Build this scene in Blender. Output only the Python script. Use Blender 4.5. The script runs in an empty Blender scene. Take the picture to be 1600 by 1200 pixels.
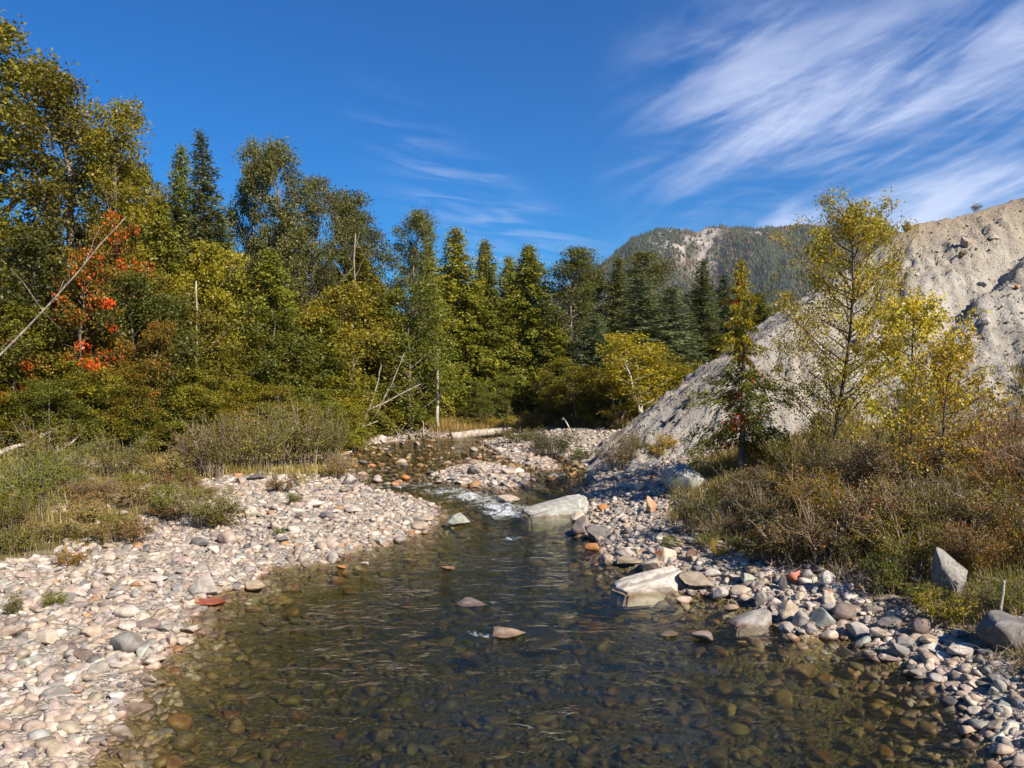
import bpy, bmesh, math, random
import numpy as np
from mathutils import Vector, Matrix, Euler

R = math.radians
rs = np.random.RandomState(11)
scene = bpy.context.scene
COL = scene.collection

# ------------------------------------------------------------------ camera, sky, sun, exposure
F = 1244.0            # focal length in photo pixels (1600 wide)
CAMH = 3.5
cam = bpy.data.cameras.new('camera')
cam.sensor_width = 36.0
cam.lens = 36.0 * F / 1600.0
cam.clip_start = 0.1
cam.clip_end = 20000
camo = bpy.data.objects.new('camera', cam)
camo.location = (0, 0, CAMH)
camo.rotation_euler = (R(90), 0, 0)
COL.objects.link(camo)
scene.camera = camo

SUN_AZ, SUN_EL = 134.0, 38.0      # azimuth clockwise from +Y (view direction)
SKY_STRENGTH, SUN_STRENGTH, EXPOSURE = 0.095, 4.8, 0.98
world = bpy.data.worlds.new('World')
scene.world = world
world.use_nodes = True


def build_world():
    nt = world.node_tree
    nt.nodes.clear()
    N, L = nt.nodes.new, nt.links.new
    out = N('ShaderNodeOutputWorld')
    bg = N('ShaderNodeBackground')
    bg.inputs['Strength'].default_value = SKY_STRENGTH
    sky = N('ShaderNodeTexSky')
    sky.sky_type = 'NISHITA'
    sky.sun_disc = False
    sky.sun_elevation = R(SUN_EL)
    sky.sun_rotation = R(SUN_AZ)
    sky.air_density = 1.0
    sky.dust_density = 0.25
    sky.ozone_density = 2.5
    hs = N('ShaderNodeHueSaturation')
    hs.inputs['Hue'].default_value = 0.514
    hs.inputs['Saturation'].default_value = 2.45
    hs.inputs['Value'].default_value = 0.70
    L(sky.outputs[0], hs.inputs['Color'])
    # thin cirrus: noise stretched along one direction of the high cloud sheet
    tc = N('ShaderNodeTexCoord')
    sep = N('ShaderNodeSeparateXYZ')
    L(tc.outputs['Generated'], sep.inputs[0])

    def m(op, a, b=None, c=None):
        n = N('ShaderNodeMath')
        n.operation = op
        for i, x in enumerate((a, b, c)):
            if x is None:
                continue
            if isinstance(x, (int, float)):
                n.inputs[i].default_value = x
            else:
                L(x, n.inputs[i])
        return n.outputs[0]

    def smooth(x, a, b):
        n = N('ShaderNodeMapRange')
        n.interpolation_type = 'SMOOTHSTEP'
        L(x, n.inputs['Value'])
        n.inputs['From Min'].default_value = a
        n.inputs['From Max'].default_value = b
        return n.outputs[0]

    x, y, z = sep.outputs
    az = m('ARCTAN2', x, y)          # radians clockwise from view direction
    el = m('ARCSINE', z)
    # tilted frame so that streaks climb to the right
    sx = m('ADD', m('MULTIPLY', az, 0.93), m('MULTIPLY', el, 0.36))
    sy = m('SUBTRACT', m('MULTIPLY', el, 0.93), m('MULTIPLY', az, 0.36))
    comb = N('ShaderNodeCombineXYZ')
    L(m('MULTIPLY', sx, 3.2), comb.inputs[0])
    L(m('MULTIPLY', sy, 14.0), comb.inputs[1])
    n1 = N('ShaderNodeTexNoise')
    n1.noise_dimensions = '3D'
    n1.inputs['Scale'].default_value = 1.0
    n1.inputs['Detail'].default_value = 9
    n1.inputs['Roughness'].default_value = 0.6
    n1.inputs['Distortion'].default_value = 0.55
    L(comb.outputs[0], n1.inputs['Vector'])
    comb2 = N('ShaderNodeCombineXYZ')
    L(m('MULTIPLY', m('ADD', az, m('MULTIPLY', el, 0.25)), 7.0), comb2.inputs[0])
    L(m('MULTIPLY', m('SUBTRACT', el, m('MULTIPLY', az, -0.12)), 62.0), comb2.inputs[1])
    n2 = N('ShaderNodeTexNoise')
    n2.inputs['Scale'].default_value = 1.0
    n2.inputs['Detail'].default_value = 6
    n2.inputs['Roughness'].default_value = 0.55
    n2.inputs['Distortion'].default_value = 0.8
    L(comb2.outputs[0], n2.inputs['Vector'])
    # where the cloud banks lie: a broad bank to the right, a thin veil nearer the middle
    big = m('MULTIPLY', smooth(az, 0.08, 0.30), smooth(m('ABSOLUTE', m('SUBTRACT', el, 0.24)), 0.26, 0.05))
    veil_c = m('ADD', m('MULTIPLY', az, -0.62), 0.185)
    veil = m('MULTIPLY', smooth(m('ABSOLUTE', m('SUBTRACT', el, veil_c)), 0.10, 0.0),
             smooth(m('ABSOLUTE', m('SUBTRACT', az, 0.0)), 0.24, 0.02))
    d1 = smooth(n1.outputs[0], 0.37, 0.70)
    d2 = smooth(n2.outputs[0], 0.40, 0.80)
    dens = m('ADD', m('MULTIPLY', m('MULTIPLY', big, d1), 0.76),
             m('MULTIPLY', m('MULTIPLY', veil, d2), 0.34))
    dens = m('ADD', dens, m('MULTIPLY', m('MULTIPLY', big, d2), 0.10))
    dens = m('MINIMUM', dens, 0.85)
    mix = N('ShaderNodeMix')
    mix.data_type = 'RGBA'
    L(dens, mix.inputs['Factor'])
    L(hs.outputs[0], mix.inputs['A'])
    mix.inputs['B'].default_value = (4.6, 5.0, 6.3, 1)
    L(mix.outputs['Result'], bg.inputs['Color'])
    L(bg.outputs[0], out.inputs['Surface'])


build_world()
sun = bpy.data.lights.new('sun', 'SUN')
sun.energy = SUN_STRENGTH
sun.angle = R(0.53)
sun.color = (1.0, 0.90, 0.74)
suno = bpy.data.objects.new('sun', sun)
sd = Vector((math.sin(R(SUN_AZ)) * math.cos(R(SUN_EL)), math.cos(R(SUN_AZ)) * math.cos(R(SUN_EL)), math.sin(R(SUN_EL))))
suno.rotation_euler = sd.to_track_quat('Z', 'Y').to_euler()
suno.location = sd * 60
COL.objects.link(suno)
vs = scene.view_settings
vs.view_transform = 'Standard'
vs.look = 'None'
vs.exposure = EXPOSURE
vs.gamma = 1.0
vs.use_curve_mapping = False
cy = scene.cycles
cy.max_bounces = 6
cy.diffuse_bounces = 3
cy.glossy_bounces = 3
cy.transmission_bounces = 3
cy.transparent_max_bounces = 8
cy.volume_bounces = 0
cy.caustics_reflective = False
cy.caustics_refractive = False
cy.use_denoising = True
scene.render.film_transparent = False

# ------------------------------------------------------------------ mesh helpers
def make_mesh(name, verts, tris=None, quads=None, attrs=None, smooth=False):
    me = bpy.data.meshes.new(name)
    verts = np.asarray(verts, np.float32)
    nt = 0 if tris is None else len(tris)
    nq = 0 if quads is None else len(quads)
    me.vertices.add(len(verts))
    me.vertices.foreach_set('co', verts.ravel())
    loops = []
    if nt:
        loops.append(np.asarray(tris, np.int32).ravel())
    if nq:
        loops.append(np.asarray(quads, np.int32).ravel())
    lv = np.concatenate(loops) if loops else np.zeros(0, np.int32)
    me.loops.add(len(lv))
    me.loops.foreach_set('vertex_index', lv)
    starts = np.concatenate([np.arange(nt) * 3, nt * 3 + np.arange(nq) * 4]).astype(np.int32)
    me.polygons.add(nt + nq)
    me.polygons.foreach_set('loop_start', starts)
    if smooth:
        me.polygons.foreach_set('use_smooth', np.ones(nt + nq, bool))
    for k, a in (attrs or {}).items():
        a = np.asarray(a, np.float32)
        if a.ndim == 1:
            at = me.attributes.new(k, 'FLOAT', 'POINT')
            at.data.foreach_set('value', a)
        else:
            if a.shape[1] == 3:
                a = np.concatenate([a, np.ones((len(a), 1), np.float32)], 1)
            at = me.attributes.new(k, 'FLOAT_COLOR', 'POINT')
            at.data.foreach_set('color', a.ravel())
    me.update(calc_edges=True)
    me.validate()
    return me


def link(name, me, mat=None, parent=None, loc=(0, 0, 0), rot=(0, 0, 0), scale=(1, 1, 1)):
    o = bpy.data.objects.new(name, me)
    COL.objects.link(o)
    o.location = loc
    o.rotation_euler = rot
    o.scale = scale
    if parent is not None:
        o.parent = parent
    if mat is not None:
        if len(me.materials) == 0:
            me.materials.append(mat)
        if me.materials[0] is not mat:
            o.material_slots[0].link = 'OBJECT'
            o.material_slots[0].material = mat
    return o


def tag(o, label=None, cat=None, group=None, kind=None):
    if label:
        o['label'] = label
    if cat:
        o['category'] = cat
    if group:
        o['group'] = group
    if kind:
        o['kind'] = kind
    return o


def empty(name, loc, rot=(0, 0, 0), scale=(1, 1, 1)):
    o = bpy.data.objects.new(name, None)
    o.empty_display_size = 0.3
    COL.objects.link(o)
    o.location = loc
    o.rotation_euler = rot
    o.scale = scale
    return o


def unit(v):
    return v / np.maximum(np.linalg.norm(v, axis=-1, keepdims=True), 1e-9)


def tubes(paths, radii, sides=5):
    """paths (M,K,3), radii (M,K) -> verts, quads"""
    paths = np.asarray(paths, float)
    radii = np.asarray(radii, float)
    M, K, _ = paths.shape
    tan = np.empty_like(paths)
    tan[:, 1:-1] = paths[:, 2:] - paths[:, :-2]
    tan[:, 0] = paths[:, 1] - paths[:, 0]
    tan[:, -1] = paths[:, -1] - paths[:, -2]
    tan = unit(tan)
    ref = np.where(np.abs(tan[:, :, 2:3]) > 0.9, np.array([1., 0, 0]), np.array([0, 0, 1.]))
    a = unit(np.cross(tan, ref))
    b = np.cross(tan, a)
    ang = np.arange(sides) / sides * 2 * np.pi
    v = (paths[:, :, None, :] + radii[:, :, None, None] *
         (a[:, :, None, :] * np.cos(ang)[None, None, :, None] + b[:, :, None, :] * np.sin(ang)[None, None, :, None]))
    idx = np.arange(M * K * sides).reshape(M, K, sides)
    i0 = idx[:, :-1, :]
    i1 = idx[:, 1:, :]
    q = np.stack([i0, np.roll(i0, -1, 2), np.roll(i1, -1, 2), i1], -1).reshape(-1, 4)
    return v.reshape(-1, 3), q


def merge(parts):
    vs_, qs_, off = [], [], 0
    for v, q in parts:
        vs_.append(v)
        qs_.append(q + off)
        off += len(v)
    return np.concatenate(vs_), np.concatenate(qs_)


def leaf_quads(c, d, n, L, W):
    """diamond leaves: centre, length direction, approximate normal"""
    d = unit(d)
    s = unit(np.cross(d, n))
    L = np.broadcast_to(np.asarray(L, float), (len(c),))[:, None]
    W = np.broadcast_to(np.asarray(W, float), (len(c),))[:, None]
    v = np.stack([c - d * L / 2, c + s * W / 2 - d * L * 0.08, c + d * L / 2, c - s * W / 2 - d * L * 0.08], 1)
    q = np.arange(len(c) * 4).reshape(-1, 4)
    return v.reshape(-1, 3), q


def rand_unit(r, n):
    return unit(r.normal(size=(n, 3)))


# ------------------------------------------------------------------ materials
def new_mat(name):
    m = bpy.data.materials.new(name)
    m.use_nodes = True
    nt = m.node_tree
    nt.nodes.clear()
    return m, nt


class NB:
    def __init__(self, nt):
        self.nt = nt

    def n(self, t, **kw):
        x = self.nt.nodes.new(t)
        for k, v in kw.items():
            setattr(x, k, v)
        return x

    def l(self, a, b):
        self.nt.links.new(a, b)

    def put(self, x, sock):
        if hasattr(x, 'is_output') or isinstance(x, bpy.types.NodeSocket):
            self.l(x, sock)
        else:
            sock.default_value = x

    def math(self, op, a, b=None, clamp=False):
        x = self.n('ShaderNodeMath', operation=op, use_clamp=clamp)
        self.put(a, x.inputs[0])
        if b is not None:
            self.put(b, x.inputs[1])
        return x.outputs[0]

    def mix(self, f, a, b, blend='MIX'):
        x = self.n('ShaderNodeMix', data_type='RGBA', blend_type=blend)
        self.put(f, x.inputs['Factor'])
        self.put(a if isinstance(a, bpy.types.NodeSocket) else tuple(a) + (1,), x.inputs['A'])
        self.put(b if isinstance(b, bpy.types.NodeSocket) else tuple(b) + (1,), x.inputs['B'])
        return x.outputs['Result']

    def noise(self, vec, scale, detail=4, rough=0.55, dist=0.0):
        x = self.n('ShaderNodeTexNoise')
        if vec is not None:
            self.l(vec, x.inputs['Vector'])
        x.inputs['Scale'].default_value = scale
        x.inputs['Detail'].default_value = detail
        x.inputs['Roughness'].default_value = rough
        x.inputs['Distortion'].default_value = dist
        return x.outputs[0]

    def ramp(self, x, a, b, lo=0.0, hi=1.0, smooth=True):
        r = self.n('ShaderNodeMapRange')
        r.interpolation_type = 'SMOOTHSTEP' if smooth else 'LINEAR'
        self.l(x, r.inputs['Value'])
        r.inputs['From Min'].default_value = a
        r.inputs['From Max'].default_value = b
        r.inputs['To Min'].default_value = lo
        r.inputs['To Max'].default_value = hi
        return r.outputs[0]

    def attr(self, name):
        return self.n('ShaderNodeAttribute', attribute_name=name)

    def bump(self, h, strength, dist, normal=None):
        b = self.n('ShaderNodeBump')
        self.put(strength, b.inputs['Strength'])
        b.inputs['Distance'].default_value = dist
        self.l(h, b.inputs['Height'])
        if normal is not None:
            self.l(normal, b.inputs['Normal'])
        return b.outputs[0]

    def principled(self, col, rough=0.85, normal=None, spec=0.3):
        p = self.n('ShaderNodeBsdfPrincipled')
        self.put(col if isinstance(col, bpy.types.NodeSocket) else tuple(col) + (1,), p.inputs['Base Color'])
        self.put(rough, p.inputs['Roughness'])
        p.inputs['Specular IOR Level'].default_value = spec
        if normal is not None:
            self.l(normal, p.inputs['Normal'])
        return p.outputs[0]

    def out(self, surf):
        o = self.n('ShaderNodeOutputMaterial')
        self.l(surf, o.inputs['Surface'])
        return o


def leaf_mat(name, c1, c2, c3, flag=0.0, trans=0.32, vary=0.25):
    """leaves: c1..c2 by each leaf's own tint, c3 on the leaves that have turned"""
    m, nt = new_mat(name)
    b = NB(nt)
    a = b.attr('tint')
    sep = b.n('ShaderNodeSeparateColor')
    b.l(a.outputs['Color'], sep.inputs[0])
    f = b.math('ADD', b.math('MULTIPLY', sep.outputs[0], 0.5), b.math('MULTIPLY', sep.outputs[1], 0.5))
    col = b.mix(f, c1, c2)
    turned = b.ramp(sep.outputs[2], 1.0 - flag - 0.03, 1.0 - flag + 0.03)
    col = b.mix(turned, col, c3)
    oi = b.n('ShaderNodeObjectInfo')
    v = b.ramp(oi.outputs['Random'], 0, 1, 1 - vary, 1 + vary, False)
    h = b.n('ShaderNodeHueSaturation')
    b.l(col, h.inputs['Color'])
    b.l(v, h.inputs['Value'])
    b.l(b.ramp(b.math('FRACT', b.math('MULTIPLY', oi.outputs['Random'], 7.31)), 0, 1, 0.488, 0.512, False), h.inputs['Hue'])
    d = b.n('ShaderNodeBsdfDiffuse')
    t = b.n('ShaderNodeBsdfTranslucent')
    g = b.n('ShaderNodeBsdfGlossy')
    g.inputs['Roughness'].default_value = 0.45
    g.inputs['Color'].default_value = (0.9, 0.9, 0.9, 1)
    b.l(h.outputs[0], d.inputs[0])
    tc = b.mix(1.0, h.outputs[0], (1.0, 0.95, 0.55), 'MULTIPLY')
    b.l(tc, t.inputs[0])
    ms = b.n('ShaderNodeMixShader')
    ms.inputs[0].default_value = trans
    b.l(d.outputs[0], ms.inputs[1])
    b.l(t.outputs[0], ms.inputs[2])
    ms2 = b.n('ShaderNodeMixShader')
    ms2.inputs[0].default_value = 0.018
    b.l(ms.outputs[0], ms2.inputs[1])
    b.l(g.outputs[0], ms2.inputs[2])
    b.out(ms2.outputs[0])
    return m


def bark_mat(name, c1, c2, scale=6.0):
    m, nt = new_mat(name)
    b = NB(nt)
    tc = b.n('ShaderNodeTexCoord')
    mp = b.n('ShaderNodeMapping')
    mp.inputs['Scale'].default_value = (1, 1, 0.35)
    b.l(tc.outputs['Object'], mp.inputs['Vector'])
    n = b.noise(mp.outputs[0], scale, 6, 0.65)
    col = b.mix(b.ramp(n, 0.35, 0.65), c1, c2)
    b.out(b.principled(col, 0.9, b.bump(n, 0.6, 0.03)))
    return m


def wet_mask(b, lo=0.02, hi=0.10):
    """how close a point lies to the water line (the river falls slowly towards the camera)"""
    g = b.n('ShaderNodeNewGeometry')
    s = b.n('ShaderNodeSeparateXYZ')
    b.l(g.outputs['Position'], s.inputs[0])
    lvl = b.math('ADD', b.ramp(s.outputs[1], 19, 28, 0, 0.22), b.ramp(s.outputs[1], 28, 60, 0, 0.30, False))
    return b.ramp(b.math('SUBTRACT', s.outputs[2], lvl), lo, hi, 1.0, 0.0), g, s


def stone_mat(name, col=None, attr=None, vary=0.25, bump=0.6, veins=0.0, vein_col=(0.5, 0.3, 0.16), bands=None):
    m, nt = new_mat(name)
    b = NB(nt)
    wet, g, s = wet_mask(b)
    P = g.outputs['Position']
    if attr:
        base = b.attr(attr).outputs['Color']
    else:
        oi = b.n('ShaderNodeObjectInfo')
        h = b.n('ShaderNodeHueSaturation')
        h.inputs['Color'].default_value = tuple(col) + (1,)
        b.l(b.ramp(oi.outputs['Random'], 0, 1, 1 - vary, 1 + vary, False), h.inputs['Value'])
        b.l(b.ramp(b.math('FRACT', b.math('MULTIPLY', oi.outputs['Random'], 9.7)), 0, 1, 0.8, 1.2, False), h.inputs['Saturation'])
        base = h.outputs[0]
    n1 = b.noise(P, 7.0, 6, 0.6)
    n2 = b.noise(P, 38.0, 5, 0.7)
    c = b.mix(b.ramp(n1, 0.36, 0.62), b.mix(1.0, base, (0.66, 0.63, 0.60), 'MULTIPLY'), base)
    cv = b.n('ShaderNodeTexVoronoi', feature='DISTANCE_TO_EDGE')
    wv = b.n('ShaderNodeVectorMath', operation='MULTIPLY_ADD')
    nv = b.n('ShaderNodeTexNoise')
    nv.inputs['Scale'].default_value = 4.0
    b.l(P, nv.inputs['Vector'])
    b.l(nv.outputs['Color'], wv.inputs[0])
    wv.inputs[1].default_value = (0.35, 0.35, 0.35)
    b.l(P, wv.inputs[2])
    b.l(wv.outputs[0], cv.inputs['Vector'])
    cv.inputs['Scale'].default_value = 3.2
    crack = b.math('MULTIPLY', b.ramp(cv.outputs['Distance'], 0.0, 0.022, 1.0, 0.0), b.ramp(n1, 0.45, 0.6))
    c = b.mix(b.math('MULTIPLY', crack, 0.35), c, b.mix(1.0, c, (0.3, 0.27, 0.24), 'MULTIPLY'))
    c = b.mix(b.ramp(n2, 0.52, 0.72, 0, 0.55), c, b.mix(1.0, c, (0.5, 0.46, 0.44), 'MULTIPLY'))
    c = b.mix(b.ramp(n2, 0.42, 0.28, 0, 0.35), c, b.mix(0.6, c, (0.66, 0.62, 0.57)))
    if bands:
        tco = b.n('ShaderNodeTexCoord')
        so = b.n('ShaderNodeSeparateXYZ')
        b.l(tco.outputs['Object'], so.inputs[0])
        lay = b.math('ADD', b.math('SUBTRACT', so.outputs[2], b.math('MULTIPLY', so.outputs[0], 0.2)), b.math('MULTIPLY', n1, 0.05))
        st = b.math('SINE', b.math('MULTIPLY', lay, 75.0))
        c = b.mix(b.math('MULTIPLY', b.math('MULTIPLY', b.ramp(st, 0.3, 0.8), b.ramp(lay, 0.10, 0.16)), 0.7), c, bands)
    if veins > 0:
        n3 = b.noise(P, 5.5, 3, 0.5, 0.6)
        c = b.mix(b.ramp(n3, 0.62 - veins, 0.68 - veins), c, vein_col)
    stain = b.math('MULTIPLY', wet, b.ramp(b.noise(P, 2.3, 3, 0.6), 0.35, 0.6, 0.25, 1.0))
    c = b.mix(b.math('MULTIPLY', stain, 0.85), c, b.mix(0.75, c, (0.42, 0.20, 0.06), 'MULTIPLY'))
    soaked, _g, _s = wet_mask(b, 0.005, 0.05)
    under, _g, _s = wet_mask(b, -0.09, -0.03)
    c = b.mix(b.math('MULTIPLY', b.math('MULTIPLY', soaked, b.math('SUBTRACT', 1.0, under)), 0.75), c, b.mix(1.0, c, (0.42, 0.36, 0.27), 'MULTIPLY'))
    rough = b.ramp(wet, 0, 1, 0.85, 0.35, False)
    hgt = b.math('SUBTRACT', b.math('ADD', n1, b.math('MULTIPLY', n2, 0.4)), b.math('MULTIPLY', crack, 0.25))
    b.out(b.principled(c, rough, b.bump(hgt, bump, 0.03), 0.35))
    return m


MAT = {}
# leaf palettes (linear base colours)
MAT['olive'] = leaf_mat('olive_leaves', (0.095, 0.099, 0.011), (0.230, 0.190, 0.018), (0.36, 0.18, 0.015), 0.07)
MAT['green'] = leaf_mat('green_leaves', (0.073, 0.099, 0.012), (0.179, 0.174, 0.018), (0.30, 0.20, 0.015), 0.05)
MAT['yellowgreen'] = leaf_mat('yellow_green_leaves', (0.135, 0.135, 0.011), (0.28, 0.22, 0.016), (0.42, 0.22, 0.015), 0.09)
MAT['gold'] = leaf_mat('golden_leaves', (0.20, 0.17, 0.012), (0.46, 0.32, 0.018), (0.50, 0.24, 0.015), 0.14)
MAT['cotton'] = leaf_mat('cottonwood_leaves', (0.072, 0.080, 0.020), (0.165, 0.155, 0.040), (0.28, 0.19, 0.03), 0.03, 0.25)
MAT['darkgreen'] = leaf_mat('dark_leaves', (0.042, 0.060, 0.010), (0.105, 0.105, 0.014), (0.24, 0.12, 0.015), 0.03)
MAT['rust'] = leaf_mat('rusty_leaves', (0.105, 0.092, 0.010), (0.25, 0.16, 0.015), (0.50, 0.13, 0.016), 0.22)
MAT['red'] = leaf_mat('red_leaves', (0.095, 0.095, 0.010), (0.24, 0.16, 0.014), (0.72, 0.14, 0.018), 0.38)
MAT['spruce'] = leaf_mat('spruce_needles', (0.068, 0.086, 0.024), (0.165, 0.160, 0.040), (0.18, 0.15, 0.02), 0.06, 0.2)
MAT['bluespruce'] = leaf_mat('bluish_spruce_needles', (0.085, 0.125, 0.062), (0.190, 0.215, 0.100), (0.18, 0.19, 0.06), 0.05, 0.2)
MAT['cedar'] = leaf_mat('cedar_sprays', (0.101, 0.115, 0.011), (0.230, 0.209, 0.018), (0.34, 0.17, 0.014), 0.07, 0.24)
MAT['cedardark'] = leaf_mat('dark_cedar_sprays', (0.069, 0.083, 0.011), (0.167, 0.159, 0.018), (0.26, 0.14, 0.014), 0.05, 0.22)
MAT['cedaryellow'] = leaf_mat('yellow_cedar_sprays', (0.15, 0.15, 0.010), (0.32, 0.25, 0.014), (0.58, 0.075, 0.016), 0.10, 0.3)
MAT['cedarflag'] = leaf_mat('flagged_cedar_sprays', (0.065, 0.085, 0.010), (0.20, 0.19, 0.014), (0.65, 0.06, 0.016), 0.15, 0.28)
MAT['birch'] = leaf_mat('birch_leaves', (0.22, 0.20, 0.018), (0.56, 0.43, 0.045), (0.58, 0.36, 0.025), 0.24, 0.45)
MAT['birchgold'] = leaf_mat('golden_birch_leaves', (0.32, 0.22, 0.018), (0.64, 0.41, 0.030), (0.60, 0.28, 0.018), 0.16, 0.42)
MAT['willow'] = leaf_mat('willow_leaves', (0.095, 0.098, 0.016), (0.225, 0.185, 0.036), (0.32, 0.19, 0.04), 0.12)
MAT['dry'] = leaf_mat('dry_leaves', (0.13, 0.085, 0.030), (0.26, 0.165, 0.060), (0.30, 0.09, 0.02), 0.15, 0.2)
MAT['grass'] = leaf_mat('dry_grass_blades', (0.17, 0.130, 0.030), (0.36, 0.255, 0.085), (0.13, 0.14, 0.020), 0.22, 0.25)
MAT['farforest'] = leaf_mat('far_needles', (0.020, 0.032, 0.016), (0.042, 0.052, 0.022), (0.105, 0.070, 0.028), 0.16, 0.0)
MAT['bark'] = bark_mat('grey_brown_bark', (0.09, 0.07, 0.055), (0.24, 0.20, 0.165))
MAT['darkbark'] = bark_mat('dark_bark', (0.04, 0.032, 0.026), (0.12, 0.095, 0.075))
MAT['palebark'] = bark_mat('pale_bark', (0.25, 0.23, 0.20), (0.55, 0.51, 0.45))
MAT['deadwood'] = bark_mat('weathered_wood', (0.20, 0.165, 0.13), (0.46, 0.40, 0.34))
MAT['greywood'] = bark_mat('old_grey_wood', (0.13, 0.11, 0.09), (0.33, 0.28, 0.23))
MAT['twig'] = bark_mat('dry_twigs', (0.14, 0.10, 0.075), (0.33, 0.255, 0.20))

STONES = {
    'white': (0.49, 0.435, 0.375), 'cream': (0.435, 0.35, 0.28), 'grey': (0.30, 0.275, 0.25), 'darkgrey': (0.17, 0.16, 0.155),
    'rust': (0.42, 0.23, 0.115), 'pink': (0.42, 0.335, 0.285), 'purple': (0.22, 0.175, 0.155), 'greenish': (0.33, 0.345, 0.30),
    'tan': (0.36, 0.295, 0.225), 'red': (0.42, 0.13, 0.075), 'midgrey': (0.21, 0.20, 0.185), 'algae': (0.30, 0.215, 0.085),
}
for k, c in STONES.items():
    MAT['stone_' + k] = stone_mat(k + '_stone', c)
MAT['stone_rusty'] = stone_mat('rust_stained_stone', (0.60, 0.52, 0.43), veins=0.06, vein_col=(0.42, 0.15, 0.04))
MAT['stone_stuff'] = stone_mat('mixed_river_stones', attr='col')
MAT['stone_banded'] = stone_mat('banded_white_stone', (0.56, 0.51, 0.44), vary=0.03, bands=(0.20, 0.17, 0.155))
MAT['stone_slab'] = stone_mat('pale_slab_stone', (0.40, 0.40, 0.36), vary=0.05, veins=-0.02, vein_col=(0.27, 0.245, 0.20))

# ------------------------------------------------------------------ the river's outline (traced on the water's own plane)
def zw(Y):
    Y = np.asarray(Y, float)
    t = np.clip((Y - 19) / 9, 0, 1)
    return 0.22 * t * t * (3 - 2 * t) + 0.30 * np.clip((Y - 28) / 32, 0, 1)


def wpx(u, v):
    Y = 20.0
    for _ in range(40):
        Y = F * (CAMH - float(zw(Y))) / (v - 600.0)
    return ((u - 800.0) / F * Y, Y)


SHORE_L = [(60, 2600), (130, 1250), (200, 1120), (245, 1050), (292, 1008), (318, 986), (302, 968), (318, 944), (345, 928), (392, 922), (408, 905),
           (428, 890), (500, 884), (565, 861), (605, 852), (670, 832), (688, 812), (682, 792), (645, 778), (600, 768), (562, 757),
           (545, 738), (540, 715), (552, 700), (594, 694)]
SHORE_FAR = [(640, 688), (690, 685), (735, 683), (775, 681), (796, 683)]
SHORE_R = [(752, 691), (772, 706), (800, 722), (848, 736), (872, 733), (862, 722), (838, 712), (848, 708), (885, 718), (925, 733), (922, 748), (912, 762),
           (918, 802), (893, 836), (938, 847), (941, 878), (980, 888), (1008, 897), (1045, 924), (1100, 931), (1180, 952), (1205, 978), (1257, 1002),
           (1297, 992), (1336, 1003), (1358, 1027), (1412, 1042), (1470, 1085), (1560, 1200), (1640, 2600)]
ISLAND = [(672, 746), (700, 735), (730, 727), (762, 725), (800, 733), (833, 750), (815, 760), (786, 767), (740, 760), (700, 757)]
RIV = np.array([wpx(*p) for p in SHORE_L + SHORE_FAR + SHORE_R])
ISL = np.array([wpx(*p) for p in ISLAND])


def inside(P, poly):
    x, y = P[:, 0], P[:, 1]
    c = np.zeros(len(P), bool)
    n = len(poly)
    for i in range(n):
        x1, y1 = poly[i]
        x2, y2 = poly[(i + 1) % n]
        cond = (y1 > y) != (y2 > y)
        xi = (x2 - x1) * (y - y1) / ((y2 - y1) if y2 != y1 else 1e-9) + x1
        c ^= cond & (x < xi)
    return c


def seg_dist(P, poly, closed=True):
    d = np.full(len(P), 1e9)
    n = len(poly)
    for i in range(n if closed else n - 1):
        a = poly[i]
        b = poly[(i + 1) % n]
        ab = b - a
        t = np.clip(((P - a) @ ab) / max(ab @ ab, 1e-9), 0, 1)
        d = np.minimum(d, np.linalg.norm(P - a - t[:, None] * ab, axis=1))
    return d


def vnoise(x, y, seed=0):
    """smooth value noise, vectorised"""
    xi = np.floor(x).astype(np.int64)
    yi = np.floor(y).astype(np.int64)
    fx, fy = x - xi, y - yi
    fx = fx * fx * (3 - 2 * fx)
    fy = fy * fy * (3 - 2 * fy)

    def h(i, j):
        n = (i * 374761393 + j * 668265263 + seed * 974711) & 0x7fffffff
        n = ((n ^ (n >> 13)) * 1274126177) & 0x7fffffff
        return ((n ^ (n >> 16)) & 0xffff) / 65535.0
    return (h(xi, yi) * (1 - fx) + h(xi + 1, yi) * fx) * (1 - fy) + (h(xi, yi + 1) * (1 - fx) + h(xi + 1, yi + 1) * fx) * fy


def fbm(x, y, seed=0, oct=4):
    s, a, t = 0, 0.5, 0
    for k in range(oct):
        s = s + a * vnoise(x * 2 ** k, y * 2 ** k, seed + k)
        t += a
        a *= 0.5
    return s / t


def signed(P):
    """distance to the water's edge: positive on land, negative in the river"""
    ins = inside(P, RIV)
    d = np.minimum(seg_dist(P, RIV), 1e9)
    isl_in = inside(P, ISL)
    di = seg_dist(P, ISL)
    s = np.where(ins, -np.minimum(d, di), d)
    s = np.where(isl_in, di, s)
    return s


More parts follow.
